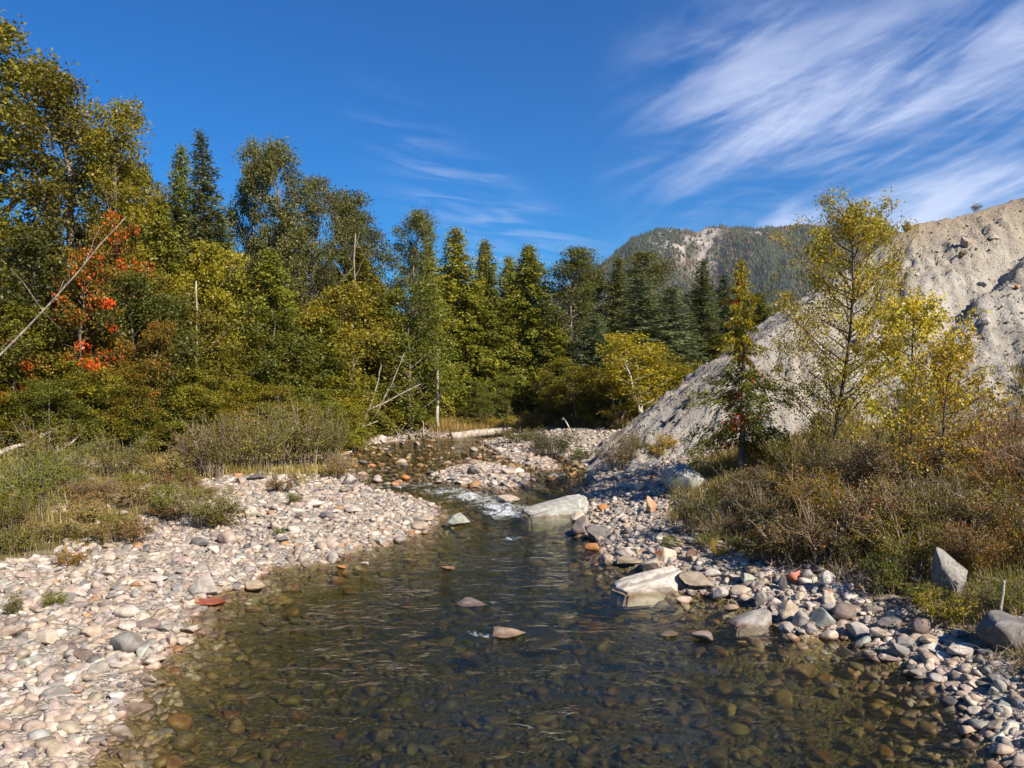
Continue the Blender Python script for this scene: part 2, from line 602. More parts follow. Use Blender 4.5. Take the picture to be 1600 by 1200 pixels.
def land_height(P):
    X, Y = P[:, 0], P[:, 1]
    s = signed(P)
    w = zw(Y)
    n = fbm(X * 0.35, Y * 0.35, 3) - 0.5
    n2 = fbm(X * 1.6, Y * 1.6, 9, 3) - 0.5
    depth_max = np.interp(Y, [5, 14, 20, 24, 30, 60], [0.68, 0.70, 0.60, 0.28, 0.22, 0.3])
    bed = w - np.minimum(depth_max * (1 - np.exp(-np.abs(s) * 0.75)) * 1.25, depth_max) + n2 * 0.10 - 0.02
    d = np.maximum(s, 0)
    right = X > np.interp(Y, [0, 10, 20, 30, 40, 50], [0, 0.5, 1.0, 2.2, 2.5, 2.6])
    left_h = np.interp(d, [0, 0.5, 2, 6, 12, 30, 300], [0, 0.10, 0.22, 0.50, 1.05, 1.45, 6])
    right_h = np.interp(d, [0, 0.6, 2.0, 4.0, 7.5, 12, 60, 300], [0, 0.16, 0.55, 1.08, 1.70, 2.0, 3.2, 8])
    far_h = np.interp(d, [0, 1.5, 4, 10, 40, 300], [0, 0.30, 0.55, 0.85, 1.5, 6])
    k = np.clip((Y - 30) / 8, 0, 1)
    rh = right_h * (1 - k) + far_h * k
    lh = left_h * (1 - k) + far_h * k
    h = w + np.where(right, rh, lh) + n * 0.35 * np.clip(d / 4, 0, 1) + n2 * 0.10 * np.clip(d / 0.6, 0.1, 1)
    isl = inside(P, ISL)
    h = np.where(isl, w + np.minimum(0.34, 0.16 * d + 0.05) + n2 * 0.08, h)
    return np.where(s < 0, bed, h), s


def spaced(breaks):
    out = [breaks[0][0]]
    for (a, st0), (b, st1) in zip(breaks[:-1], breaks[1:]):
        x = a
        while x < b - 1e-6:
            t = (x - a) / (b - a)
            x += st0 + (st1 - st0) * t
            out.append(min(x, b))
    return np.array(out)


GX = np.concatenate([-spaced([(0, 0.16), (11, 0.17), (26, 0.6), (60, 4), (300, 60), (2450, 400)])[:0:-1], spaced([(0, 0.16), (10, 0.17), (28, 0.6), (60, 4), (300, 60), (2450, 400)])])
GY = np.concatenate([[-60, -20, -5], spaced([(3, 0.14), (15, 0.14), (32, 0.26), (60, 0.6), (110, 5), (400, 60), (2900, 400)])])
gx, gy = np.meshgrid(GX, GY)
GP = np.stack([gx.ravel(), gy.ravel()], 1)
gh, gs = land_height(GP)
GH = gh.reshape(gx.shape)
GS = gs.reshape(gx.shape)

# the slope of silt and gravel on the right: an angle-of-repose heap below a crest line
CREST = np.array([(4.3, 29.6, 0.75), (5.6, 29.2, 1.9), (7.2, 29.2, 3.2), (9.2, 30.6, 4.9), (11.3, 32, 6.35), (14.0, 34.3, 8.0), (16.6, 36, 9.7),
                  (18.2, 36.2, 10.75), (20.6, 36.2, 11.2), (23.4, 36.8, 12.1), (27, 36.0, 13.3), (34, 33, 15), (44, 28, 17)])
cr = []
for a, b in zip(CREST[:-1], CREST[1:]):
    for t in np.linspace(0, 1, 10, endpoint=False):
        cr.append(a + (b - a) * t)
CR = np.array(cr)


GULLY = None


def slope_height(P):
    best = np.full(len(P), -99.0)
    arc = np.zeros(len(P))
    dd = np.zeros(len(P))
    for i, c in enumerate(CR):
        d = np.hypot(P[:, 0] - c[0], P[:, 1] - c[1])
        behind = P[:, 1] > c[1]
        h = c[2] - 0.72 * d
        m = h > best
        best = np.where(m, h, best)
        arc = np.where(m, np.arctan2(P[:, 0] - c[0], c[1] - P[:, 1]) * 4 + i * 0.55, arc)
        dd = np.where(m, d, dd)
    # rills running down the face, coarse lumps, and a steeper cut band under the crest
    rill = np.abs(vnoise(arc * 1.1 + 0.9 * fbm(P[:, 0] * .5, P[:, 1] * .5, 24), dd * 0.22, 21) - 0.5) * 2
    rill2 = np.abs(vnoise(arc * 3.1 + 1.2 * fbm(P[:, 0] * .9, P[:, 1] * .9, 25), dd * 0.5, 22) - 0.5) * 2
    amp = np.clip(dd / 3.0, 0, 1)
    lump = fbm(P[:, 0] * 0.8, P[:, 1] * 0.8, 31) - 0.5
    lump2 = fbm(P[:, 0] * 3.2, P[:, 1] * 3.2, 35, 3) - 0.5
    big = fbm(P[:, 0] * 0.28, P[:, 1] * 0.28, 41, 2) - 0.5
    h = best + amp * (rill - 0.5) * 0.26 + amp * (rill2 - 0.5) * 0.30 + amp * (np.abs(vnoise(arc * 8.0 + 1.5 * fbm(P[:, 0] * 1.5, P[:, 1] * 1.5, 26), dd * 0.6, 23) - 0.5)) * 0.38 + (lump * 0.55 + big * 0.5) * np.clip(dd / 1.5, .12, 1) + lump2 * 0.30 + (vnoise(P[:, 0] * 7, P[:, 1] * 7, 45) - 0.5) * 0.10
    if GULLY is not None:
        dg = seg_dist(P, GULLY, False)
        h = h - 0.85 * np.exp(-(dg / 0.55) ** 2) + 0.08 * np.exp(-((dg - 1.3) / 0.6) ** 2)
    return h


def bilinear(G, X, Y):
    X = np.atleast_1d(np.asarray(X, float))
    Y = np.atleast_1d(np.asarray(Y, float))
    i = np.clip(np.searchsorted(GX, X) - 1, 0, len(GX) - 2)
    j = np.clip(np.searchsorted(GY, Y) - 1, 0, len(GY) - 2)
    fx = np.clip((X - GX[i]) / (GX[i + 1] - GX[i]), 0, 1)
    fy = np.clip((Y - GY[j]) / (GY[j + 1] - GY[j]), 0, 1)
    return (G[j, i] * (1 - fx) + G[j, i + 1] * fx) * (1 - fy) + (G[j + 1, i] * (1 - fx) + G[j + 1, i + 1] * fx) * fy


def slope_at(X, Y):
    X = np.atleast_1d(np.asarray(X, float))
    Y = np.atleast_1d(np.asarray(Y, float))
    m = (X > 0) & (X < 50) & (Y > 10) & (Y < 56)
    h = np.full(len(X), -99.0)
    if m.any():
        h[m] = slope_height(np.stack([X[m], Y[m]], 1))
    return h


def ground(X, Y, pile=True):
    g = bilinear(GH, X, Y)
    return np.maximum(g, slope_at(X, Y)) if pile else g


_YS = np.concatenate([np.arange(4, 30, 0.04), np.arange(30, 70, 0.15), np.arange(70, 140, 1.0)])


def hit(u, v, water=False):
    """where the line of sight through a photo pixel meets the ground (or the water)"""
    X = (u - 800.0) / F * _YS
    Z = CAMH - (v - 600.0) / F * _YS
    g = ground(X, _YS)
    if water:
        g = np.maximum(g, zw(_YS) - 0.001)
    k = np.nonzero(Z <= g)[0]
    i = k[0] if len(k) else len(_YS) - 1
    return float(X[i]), float(_YS[i]), float(g[i])


GULLY = np.array([hit(u, v)[:2] for u, v in ((1640, 345), (1600, 372), (1572, 402), (1545, 428), (1500, 458), (1470, 500))])

# ------------------------------------------------------------------ where plants cover the ground
def poly_world(pts):
    return np.array([hit(u, v)[:2] for u, v in pts])


VEG_L = poly_world([(-420, 930), (-150, 905), (0, 886), (110, 864), (205, 850), (226, 815), (280, 800), (310, 770), (318, 752), (365, 742),
                    (430, 748), (470, 762), (525, 742), (541, 722)]) .tolist() + [[-9.5, 36], [-9, 40], [-7.5, 48], [-6, 60], [-60, 70], [-60, 10]]
VEG_L = np.array(VEG_L)
VEG_R = poly_world([(1040, 800), (1052, 835), (1110, 845), (1165, 862), (1190, 882), (1235, 888), (1300, 895), (1345, 912), (1360, 935), (1430, 940), (1480, 985), (1560, 1030), (1700, 1100)]).tolist() + \
    [[18, 8], [40, 10], [40, 30], [20, 27], [13, 27], [8, 26.0], [5.2, 24.0]]
VEG_R = np.array(VEG_R)
VEG_F = np.array([wpx(600, 676), wpx(660, 672), wpx(720, 670), wpx(800, 668)]).tolist() + [[2.6, 50], [3.2, 47], [5, 44], [7, 40], [20, 44], [60, 60], [40, 100], [-30, 100], [-12, 58]]
VEG_F = np.array(VEG_F)


def veg_mask(P):
    m = np.zeros(len(P))
    for poly in (VEG_L, VEG_R, VEG_F):
        d = seg_dist(P, poly)
        i = inside(P, poly)
        m = np.maximum(m, np.clip(0.5 + np.where(i, d, -d) * 1.2, 0, 1))
    return m


def build_ground():
    m, nt = new_mat('river_valley_ground')
    b = NB(nt)
    wet, g, s = wet_mask(b, -0.02, 0.07)
    P = g.outputs['Position']
    veg = b.attr('veg').outputs['Fac']
    vo = b.n('ShaderNodeTexVoronoi')
    b.l(P, vo.inputs['Vector'])
    vo.inputs['Scale'].default_value = 16
    vo2 = b.n('ShaderNodeTexVoronoi')
    b.l(P, vo2.inputs['Vector'])
    vo2.inputs['Scale'].default_value = 37
    peb = b.mix(b.ramp(b.noise(vo.outputs['Color'], 1.7, 0), 0.35, 0.65), (0.20, 0.165, 0.13), (0.47, 0.42, 0.36))
    peb = b.mix(0.45, peb, b.mix(b.ramp(b.noise(vo2.outputs['Color'], 1.7, 0), 0.35, 0.65), (0.13, 0.105, 0.085), (0.42, 0.36, 0.29)))
    n = b.noise(P, 1.4, 6, 0.65)
    soil = b.mix(b.ramp(n, 0.35, 0.65), (0.085, 0.062, 0.032), (0.19, 0.145, 0.065))
    soil = b.mix(b.ramp(b.noise(P, 9, 4, 0.6), 0.45, 0.7), soil, (0.10, 0.10, 0.025))
    land = b.mix(veg, peb, soil)
    bedc = b.mix(b.ramp(b.noise(P, 2.2, 5, 0.6), 0.3, 0.7), (0.065, 0.050, 0.022), (0.20, 0.140, 0.055))
    bedc = b.mix(b.ramp(b.noise(vo.outputs['Color'], 1.7, 0), 0.40, 0.65, 0, 0.6), bedc, (0.24, 0.17, 0.08))
    col = b.mix(wet, land, bedc)
    hh = b.math('ADD', vo.outputs['Distance'], b.math('MULTIPLY', vo2.outputs['Distance'], 0.5))
    nrm = b.bump(hh, 0.7, -0.05)
    b.out(b.principled(col, 0.9, nrm, 0.2))
    P2 = GP
    vm = veg_mask(P2)
    n2 = fbm(P2[:, 0] * 1.3, P2[:, 1] * 1.3, 77, 3)
    vm = np.clip(vm + (n2 - 0.5) * 1.1 * ((vm > 0.02) & (vm < 0.98)), 0, 1)
    ny, nx = GH.shape
    idx = np.arange(ny * nx).reshape(ny, nx)
    q = np.stack([idx[:-1, :-1], idx[:-1, 1:], idx[1:, 1:], idx[1:, :-1]], -1).reshape(-1, 4)
    me = make_mesh('ground', np.stack([gx.ravel(), gy.ravel(), GH.ravel()], 1), quads=q, attrs={'veg': vm}, smooth=True)
    o = link('ground', me, m)
    tag(o, 'gravel river banks and forest floor of the valley', kind='structure')


build_ground()


def build_slope():
    m, nt = new_mat('grey_silt_and_gravel')
    b = NB(nt)
    g = b.n('ShaderNodeNewGeometry')
    P = g.outputs['Position']
    top = b.attr('cap').outputs['Fac']
    n1 = b.noise(P, 0.55, 6, 0.6)
    n2 = b.noise(P, 5.0, 8, 0.72)
    n3 = b.noise(P, 22.0, 4, 0.7)
    c = b.mix(b.ramp(n1, 0.35, 0.65), (0.36, 0.33, 0.285), (0.47, 0.44, 0.395))
    c = b.mix(b.ramp(n2, 0.50, 0.64, 0, 0.8), c, (0.235, 0.20, 0.16))
    c = b.mix(b.ramp(n3, 0.54, 0.66, 0, 0.75), c, (0.17, 0.145, 0.12))
    c = b.mix(b.ramp(b.noise(P, 0.22, 4, 0.6), 0.42, 0.62, 0, 0.4), c, b.mix(1.0, c, (1.0, 0.92, 0.80), 'MULTIPLY'))
    c = b.mix(b.math('MULTIPLY', top, b.ramp(n2, 0.3, 0.6, 0.5, 1.0)), c, (0.30, 0.235, 0.165))
    vo = b.n('ShaderNodeTexVoronoi')
    b.l(P, vo.inputs['Vector'])
    vo.inputs['Scale'].default_value = 6.5
    h = b.math('ADD', b.math('ADD', n2, b.math('MULTIPLY', n3, 0.5)), b.math('MULTIPLY', b.ramp(vo.outputs['Distance'], 0.0, 0.35, 1, 0), 0.5))
    b.out(b.principled(c, 0.95, b.bump(h, 0.9, 0.16), 0.15))
    xs = np.concatenate([np.arange(2.5, 26, 0.13), np.arange(26, 46, 0.5)])
    ys = np.concatenate([np.arange(19, 38.5, 0.13), np.arange(38.5, 52, 0.6)])
    X, Y = np.meshgrid(xs, ys)
    P = np.stack([X.ravel(), Y.ravel()], 1)
    h = slope_height(P)
    gr = bilinear(GH, P[:, 0], P[:, 1])
    keep = (h > gr - 0.35)
    dcr = np.min(np.hypot(P[:, None, 0] - CR[None, ::3, 0], P[:, None, 1] - CR[None, ::3, 1]), 1)
    cap = np.clip(1 - dcr / 3.2, 0, 1) * np.clip((P[:, 0] - 14) / 4, 0, 1)
    ny, nx = X.shape
    idx = np.arange(ny * nx).reshape(ny, nx)
    q = np.stack([idx[:-1, :-1], idx[:-1, 1:], idx[1:, 1:], idx[1:, :-1]], -1).reshape(-1, 4)
    q = q[keep[q].any(1)]
    used = np.unique(q)
    remap = np.full(ny * nx, -1)
    remap[used] = np.arange(len(used))
    me = make_mesh('gravel_slope', np.stack([P[used, 0], P[used, 1], h[used]], 1), quads=remap[q], attrs={'cap': cap[used]}, smooth=True)
    o = link('gravel_slope', me, m)
    tag(o, 'steep bare slope of pale grey silt and gravel on the right bank', kind='structure')


build_slope()

# ------------------------------------------------------------------ river water
def build_water():
    m, nt = new_mat('clear_shallow_river')
    b = NB(nt)
    g = b.n('ShaderNodeNewGeometry')
    P = g.outputs['Position']
    foam = b.attr('foam').outputs['Fac']
    mp = b.n('ShaderNodeMapping')
    mp.inputs['Scale'].default_value = (0.85, 1.1, 1.0)
    b.l(P, mp.inputs['Vector'])
    w1 = b.noise(mp.outputs[0], 2.6, 4, 0.55, 0.6)
    w2 = b.noise(mp.outputs[0], 9.0, 3, 0.6, 0.4)
    h = b.math('ADD', w1, b.math('MULTIPLY', w2, 0.25))
    w3 = b.noise(mp.outputs[0], 0.9, 3, 0.5, 0.8)
    nrm = b.bump(h, b.ramp(w3, 0.35, 0.65, 0.26, 0.68), 0.11)
    # Schlick's reflectance, the same from above and below
    dt = b.n('ShaderNodeVectorMath', operation='DOT_PRODUCT')
    b.l(nrm, dt.inputs[0])
    b.l(g.outputs['Incoming'], dt.inputs[1])
    inv = b.math('SUBTRACT', 1.0, b.math('ABSOLUTE', dt.outputs['Value']), True)
    fres = b.math('ADD', 0.02, b.math('MULTIPLY', b.math('POWER', inv, 5.0), 0.85))
    tr = b.n('ShaderNodeBsdfTransparent')
    tr.inputs[0].default_value = (0.93, 0.95, 0.90, 1)
    gl = b.n('ShaderNodeBsdfGlossy')
    gl.inputs['Roughness'].default_value = 0.03
    b.l(nrm, gl.inputs['Normal'])
    ms = b.n('ShaderNodeMixShader')
    b.l(fres, ms.inputs[0])
    b.l(tr.outputs[0], ms.inputs[1])
    b.l(gl.outputs[0], ms.inputs[2])
    # broken white water over the riffles
    mp2 = b.n('ShaderNodeMapping')
    mp2.inputs['Scale'].default_value = (0.8, 0.42, 1.0)
    mp2.inputs['Rotation'].default_value = (0, 0, R(-24))
    b.l(P, mp2.inputs['Vector'])
    fn = b.noise(mp2.outputs[0], 5.5, 8, 0.72, 1.2)
    fm = b.ramp(b.math('ADD', fn, b.math('MULTIPLY', foam, 0.42)), 0.72, 1.08)
    fm = b.math('MULTIPLY', fm, b.ramp(foam, 0.03, 0.25))
    df = b.principled((0.80, 0.84, 0.86), 0.6, b.bump(fn, 0.6, 0.08), 0.3)
    ms2 = b.n('ShaderNodeMixShader')
    b.l(b.math('MULTIPLY', fm, 0.80), ms2.inputs[0])
    b.l(ms.outputs[0], ms2.inputs[1])
    b.l(df, ms2.inputs[2])
    o_ = b.out(ms2.outputs[0])
    va = b.n('ShaderNodeVolumeAbsorption')
    va.inputs['Color'].default_value = (0.52, 0.54, 0.36, 1)
    va.inputs['Density'].default_value = 1.4
    vsc = b.n('ShaderNodeVolumeScatter')
    vsc.inputs['Color'].default_value = (0.50, 0.62, 0.55, 1)
    vsc.inputs['Density'].default_value = 0.035
    vadd = b.n('ShaderNodeAddShader')
    b.l(va.outputs[0], vadd.inputs[0])
    b.l(vsc.outputs[0], vadd.inputs[1])
    b.l(vadd.outputs[0], o_.inputs['Volume'])
    xs = np.arange(-16, 12.01, 0.16)
    ys = spaced([(1.0, 0.11), (22, 0.12), (34, 0.2), (64, 0.5)])
    X, Y = np.meshgrid(xs, ys)
    P = np.stack([X.ravel(), Y.ravel()], 1)
    f = np.zeros(len(P))
    for u, v, rx, ry, a in FOAM:
        x, y = wpx(u, v)
        f = np.maximum(f, a * np.exp(-(((P[:, 0] - x) / rx) ** 2 + ((P[:, 1] - y) / ry) ** 2)))
    wave = (fbm(P[:, 0] * 1.1 + 0.3 * P[:, 1], P[:, 1] * 0.8, 51, 3) - 0.5) * 0.035
    rough = (fbm(P[:, 0] * 3.1, P[:, 1] * 2.2, 61, 3) - 0.5) * 0.30 * f
    Z = zw(P[:, 1]) + wave + rough
    ny, nx = X.shape
    # keep the sheet under the banks only a little way: trim what lies deep inside the land
    s = bilinear(GS, P[:, 0], P[:, 1])
    idx = np.arange(ny * nx).reshape(ny, nx)
    q = np.stack([idx[:-1, :-1], idx[:-1, 1:], idx[1:, 1:], idx[1:, :-1]], -1).reshape(-1, 4)
    q = q[(s[q] < 0.45).any(1)]
    # close the body: bottom copy and side walls where an edge has one face
    used = np.unique(q)
    remap = np.full(ny * nx, -1)
    remap[used] = np.arange(len(used))
    q = remap[q]
    n0 = len(used)
    top = np.stack([P[used, 0], P[used, 1], Z[used]], 1)
    bot = top.copy()
    bot[:, 2] -= 1.6
    e = np.concatenate([q[:, [0, 1]], q[:, [1, 2]], q[:, [2, 3]], q[:, [3, 0]]])
    key = np.sort(e, 1)
    _, inv, cnt = np.unique(key[:, 0] * (n0 + 1) + key[:, 1], return_inverse=True, return_counts=True)
    be = e[cnt[inv] == 1]
    side = np.stack([be[:, 1], be[:, 0], be[:, 0] + n0, be[:, 1] + n0], 1)
    Q = np.concatenate([q, q[:, ::-1] + n0, side])
    me = make_mesh('river_water', np.concatenate([top, bot]), quads=Q, attrs={'foam': np.concatenate([f[used], f[used] * 0])}, smooth=True)
    o = link('river_water', me, m)
    tag(o, 'clear shallow river with riffles', kind='structure')


FOAM = [(575, 748, 0.9, 0.35, 0.8), (620, 762, 1.0, 0.35, 0.85), (655, 742, 0.9, 0.3, 0.7), (640, 727, 1.2, 0.4, 0.55), (580, 722, 1.2, 0.4, 0.5), (730, 718, 1.0, 0.4, 0.45), (855, 748, 0.8, 0.3, 0.6), (655, 757, 1.3, 0.9, 0.75), (700, 768, 1.2, 1.0, 0.85), (735, 776, 1.0, 1.1, 0.95), (765, 782, 0.9, 0.9, 0.9), (790, 800, 0.75, 1.3, 1.0), (778, 792, 0.8, 1.0, 1.0),
        (605, 742, 1.6, 0.8, 0.6), (590, 735, 1.4, 0.8, 0.5), (640, 748, 1.2, 0.8, 0.55), (880, 742, 1.5, 0.7, 0.75), (905, 768, 0.4, 0.6, 0.5), (800, 840, 0.35, 0.35, 0.75), (700, 718, 1.8, 1.0, 0.35),
        (765, 990, 0.40, 0.16, 0.95), (812, 994, 0.22, 0.12, 0.7), (768, 941, 0.20, 0.10, 0.8), (702, 941, 0.14, 0.08, 0.6), (845, 1026, 0.14, 0.09, 0.6), (815, 793, 0.4, 0.6, 0.7)]
build_water()
# ------------------------------------------------------------------ rocks
def ico(sub):
    bm = bmesh.new()
    bmesh.ops.create_icosphere(bm, subdivisions=sub, radius=1.0)
    v = np.array([x.co[:] for x in bm.verts])
    f = np.array([[x.index for x in y.verts] for y in bm.faces])
    bm.free()
    return v, f


ICO = {k: ico(k) for k in (1, 2, 3, 4)}


def rock_verts(r, sub, cuts, lo=0.55, hi=0.9, wob=0.08):
    v, f = ICO[sub]
    v = v.copy()
    for _ in range(cuts):
        n = rand_unit(r, 1)[0]
        h = r.uniform(lo, hi)
        d = v @ n
        v -= np.where(d > h, (d - h) * 0.985, 0)[:, None] * n
    for k in range(3):
        a = rand_unit(r, 1)[0] * r.uniform(1.5, 4.0) * (k + 1) * 0.7
        v *= 1 + wob / (k + 1) * np.sin(v @ a + r.uniform(0, 6))[:, None]
    v /= np.abs(v).max(0)
    return v, f


rr = np.random.RandomState(5)
TEMPL = {1: [rock_verts(rr, 1, 3, 0.45, 0.9) for _ in range(20)], 2: [rock_verts(rr, 2, rr.randint(7, 16), 0.32, 0.85) for _ in range(40)]}


def rotz(a):
    c, s = np.cos(a), np.sin(a)
    z = np.zeros_like(a)
    return np.stack([np.stack([c, -s, z], -1), np.stack([s, c, z], -1), np.stack([z, z, z + 1], -1)], -2)


def rotx(a):
    c, s = np.cos(a), np.sin(a)
    z = np.zeros_like(a)
    return np.stack([np.stack([z + 1, z, z], -1), np.stack([z, c, -s], -1), np.stack([z, s, c], -1)], -2)


PAL_NAMES = ['white', 'cream', 'grey', 'darkgrey', 'rust', 'pink', 'purple', 'greenish', 'tan']
PAL = np.array([STONES[k] for k in PAL_NAMES])
PAL_W = np.array([0.22, 0.20, 0.19, 0.035, 0.015, 0.13, 0.05, 0.01, 0.15])
PAL_W = PAL_W / PAL_W.sum()


def stone_batch(pos, rad, cols, r, sub_split=0.052, tilt=0.24):
    """many stones in one mesh; pos (N,3) centre, rad (N)"""
    V, T, C, off = [], [], [], 0
    N = len(pos)
    lod = np.where(rad > sub_split, 2, 1)
    for sub in (1, 2):
        for ti, (tv, tf) in enumerate(TEMPL[sub]):
            sel = np.nonzero((lod == sub) & ((np.arange(N) * 7919) % len(TEMPL[sub]) == ti))[0]
            if not len(sel):
                continue
            n = len(sel)
            sc = np.stack([r.uniform(0.85, 1.35, n), r.uniform(0.7, 1.0, n), r.uniform(0.38, 0.75, n)], 1) * rad[sel][:, None]
            Rm = rotz(r.uniform(0, 6.28, n)) @ rotx(r.normal(0, tilt, n)) @ rotz(r.uniform(0, 6.28, n))
            v = np.einsum('nij,nkj->nki', Rm, tv[None] * sc[:, None, :]) + pos[sel][:, None, :]
            V.append(v.reshape(-1, 3))
            T.append((tf[None] + (np.arange(n) * len(tv))[:, None, None] + off).reshape(-1, 3))
            C.append(np.repeat(cols[sel], len(tv), 0))
            off += n * len(tv)
    return np.concatenate(V), np.concatenate(T), np.concatenate(C)


def pick_cols(r, n, w=PAL_W):
    c = PAL[r.choice(len(PAL), n, p=w)]
    return np.clip(c * r.uniform(0.75, 1.2, (n, 1)) * (1 + r.normal(0, 0.012, (n, 3))), 0.02, 0.72)


def scatter_gravel():
    r = np.random.RandomState(77)
    P, Rd = [], []
    #        x0   x1   y0  y1  per m2  rmin  rmax
    for x0, x1, y0, y1, dens, a, b_ in ((-9, 8, 5.5, 14.5, 118, 0.020, 0.17), (-13, 9, 14.5, 22, 76, 0.030, 0.18), (-14, 10, 22, 32, 50, 0.045, 0.19), (-14, 14, 32, 58, 18, 0.07, 0.22)):
        n = int((x1 - x0) * (y1 - y0) * dens)
        p = np.stack([r.uniform(x0, x1, n), r.uniform(y0, y1, n)], 1)
        s = bilinear(GS, p[:, 0], p[:, 1])
        vis = np.abs(p[:, 0]) < p[:, 1] * 0.70 + 0.5
        vm = veg_mask(p)
        nz = fbm(p[:, 0] * 0.9, p[:, 1] * 0.9, 71, 3)
        ok = vis & (s > -0.35) & (s < 16) & ((vm < 0.5) | ((vm < 0.95) & (nz > 0.52)) | ((nz > 0.60) & (r.rand(n) < 0.6)))
        ok &= slope_at(p[:, 0], p[:, 1]) < bilinear(GH, p[:, 0], p[:, 1]) - 0.05
        p = p[ok]
        n = len(p)
        rad = a + (b_ - a) * r.beta(0.9, 2.7, n)
        P.append(p)
        Rd.append(rad)
    P = np.concatenate(P)
    Rd = np.concatenate(Rd)
    z = bilinear(GH, P[:, 0], P[:, 1]) + Rd * 0.06
    v, t, c = stone_batch(np.column_stack([P, z]), Rd, pick_cols(r, len(P)), r)
    # fallen debris on the slope
    n = 17000
    p = np.stack([r.uniform(3.5, 26, n), r.uniform(19.5, 36, n)], 1)
    h = slope_at(p[:, 0], p[:, 1])
    ok = h > bilinear(GH, p[:, 0], p[:, 1]) - 0.05
    p, h = p[ok], h[ok]
    low = np.clip((4.0 - h) / 4.0, 0.25, 1)
    k = r.rand(len(p)) < low
    p, h = p[k], h[k]
    rad = 0.025 + 0.13 * r.beta(0.9, 6.5, len(p))
    cw = np.array([0.1, 0.12, 0.32, 0.08, 0.03, 0.06, 0.05, 0.1, 0.14])
    v2, t2, c2 = stone_batch(np.column_stack([p, h + rad * 0.1]), rad, pick_cols(r, len(p), cw / cw.sum()), r)
    me = make_mesh('gravel', v, tris=t, attrs={'col': c})
    tag(link('gravel', me, MAT['stone_stuff']), 'loose small river stones covering the gravel bars and banks', kind='stuff')
    me = make_mesh('slope_rubble', v2, tris=t2, attrs={'col': c2})
    tag(link('slope_rubble', me, MAT['stone_stuff']), 'small rubble scattered over the pale silt slope', kind='stuff')
    # stones on the river bed, algae-gold, some breaking the surface upstream
    n = 12500
    yy = 6 + 46 * r.beta(0.9, 1.5, n)
    yy[:2300] = r.uniform(27, 50, 2300)
    xx = r.uniform(-0.68, 0.55, n) * yy
    xx[:2300] = yy[:2300] * r.uniform(-0.22, 0.12, 2300)
    p = np.stack([xx, yy], 1)
    s = bilinear(GS, xx, yy)
    ok = s < -0.1
    p = p[ok]
    rad = np.interp(p[:, 1], [6, 15, 50], [0.055, 0.075, 0.11]) * (0.6 + 3.0 * r.beta(1.0, 4.0, len(p)))
    z = bilinear(GH, p[:, 0], p[:, 1]) + rad * 0.2
    # past the riffle many stones show above the water
    lift = (p[:, 1] > 25) & (r.rand(len(p)) < np.interp(p[:, 1], [28, 34, 40], [0.5, 0.42, 0.2]))
    z = np.where(lift, np.maximum(z, zw(p[:, 1]) - rad * r.uniform(0.05, 0.5, len(p))), z)
    keep = ~((p[:, 1] < 25) & (z + rad * 0.7 > zw(p[:, 1]) - 0.02))
    p, z, rad = p[keep], z[keep], rad[keep]
    bedpal = np.array([(0.31, 0.225, 0.085), (0.25, 0.19, 0.080), (0.36, 0.27, 0.12), (0.20, 0.165, 0.08), (0.34, 0.19, 0.07), (0.40, 0.33, 0.20), (0.22, 0.21, 0.12)])
    c = bedpal[r.choice(len(bedpal), len(p), p=[.25, .2, .15, .15, .1, .08, .07])] * r.uniform(0.7, 1.25, (len(p), 1))
    v, t, c = stone_batch(np.column_stack([p, z]), rad, c, r, 0.05)
    me = make_mesh('riverbed_stones', v, tris=t, attrs={'col': c}, smooth=True)
    tag(link('riverbed_stones', me, MAT['stone_stuff']), 'golden brown stones on the river bed', kind='stuff')


scatter_gravel()

# ---- single rocks and boulders
BOULD = []
r4 = np.random.RandomState(21)
for i in range(14):
    v, f = rock_verts(r4, 4, r4.randint(9, 18), 0.38, 0.84, 0.05)
    nn = 0.022
    for k in range(3):
        a = rand_unit(r4, 1)[0] * (9 + 6 * k)
        v = v * (1 + nn / (k + 1) * np.sin(v @ a + r4.uniform(0, 6))[:, None])
    BOULD.append(make_mesh('boulder_shape', v, tris=f, smooth=False))
SMALL = []
for i in range(18):
    v, f = rock_verts(r4, 3, r4.randint(6, 14), 0.42, 0.88, 0.06)
    SMALL.append(make_mesh('cobble_shape', v, tris=f, smooth=i % 3 == 0))
ROUND = []
for i in range(6):
    v, f = rock_verts(r4, 3, 5, 0.62, 0.95, 0.06)
    ROUND.append(make_mesh('round_cobble_shape', v, tris=f, smooth=True))


def wedge_mesh(profile, depth, r, tilt=0.15, name='slab_shape'):
    """a tapered slab: side profile (x,z) swept through depth with a rounded, uneven back"""
    bm = bmesh.new()
    K = 7
    rows = []
    for k in range(K):
        t = k / (K - 1)
        s = 1 - 0.55 * abs(2 * t - 1) ** 2.2
        y = (t - 0.5) * depth
        rows.append([bm.verts.new((x * (1 - 0.22 * abs(2 * t - 1) ** 2) * (1.12 if z < 0 else 1) + r.normal(0, 0.022), y * (1.25 if z < 0 else 1) + r.normal(0, 0.022) + x * tilt, (z * s if z > 0 else z) + r.normal(0, 0.012))) for x, z in profile])
    n = len(profile)
    for k in range(K - 1):
        for i in range(n):
            bm.faces.new((rows[k][i], rows[k][(i + 1) % n], rows[k + 1][(i + 1) % n], rows[k + 1][i]))
    bm.faces.new(rows[0][::-1])
    bm.faces.new(rows[-1])
    bmesh.ops.recalc_face_normals(bm, faces=bm.faces)
    bmesh.ops.bevel(bm, geom=[e for e in bm.edges if e.calc_face_angle(0) > 0.5], offset=0.035, segments=2, affect='EDGES')
    bmesh.ops.triangulate(bm, faces=bm.faces)
    me = bpy.data.meshes.new(name)
    bm.to_mesh(me)
    bm.free()
    return me


NSTONE = [0]
ROCKPOS = []


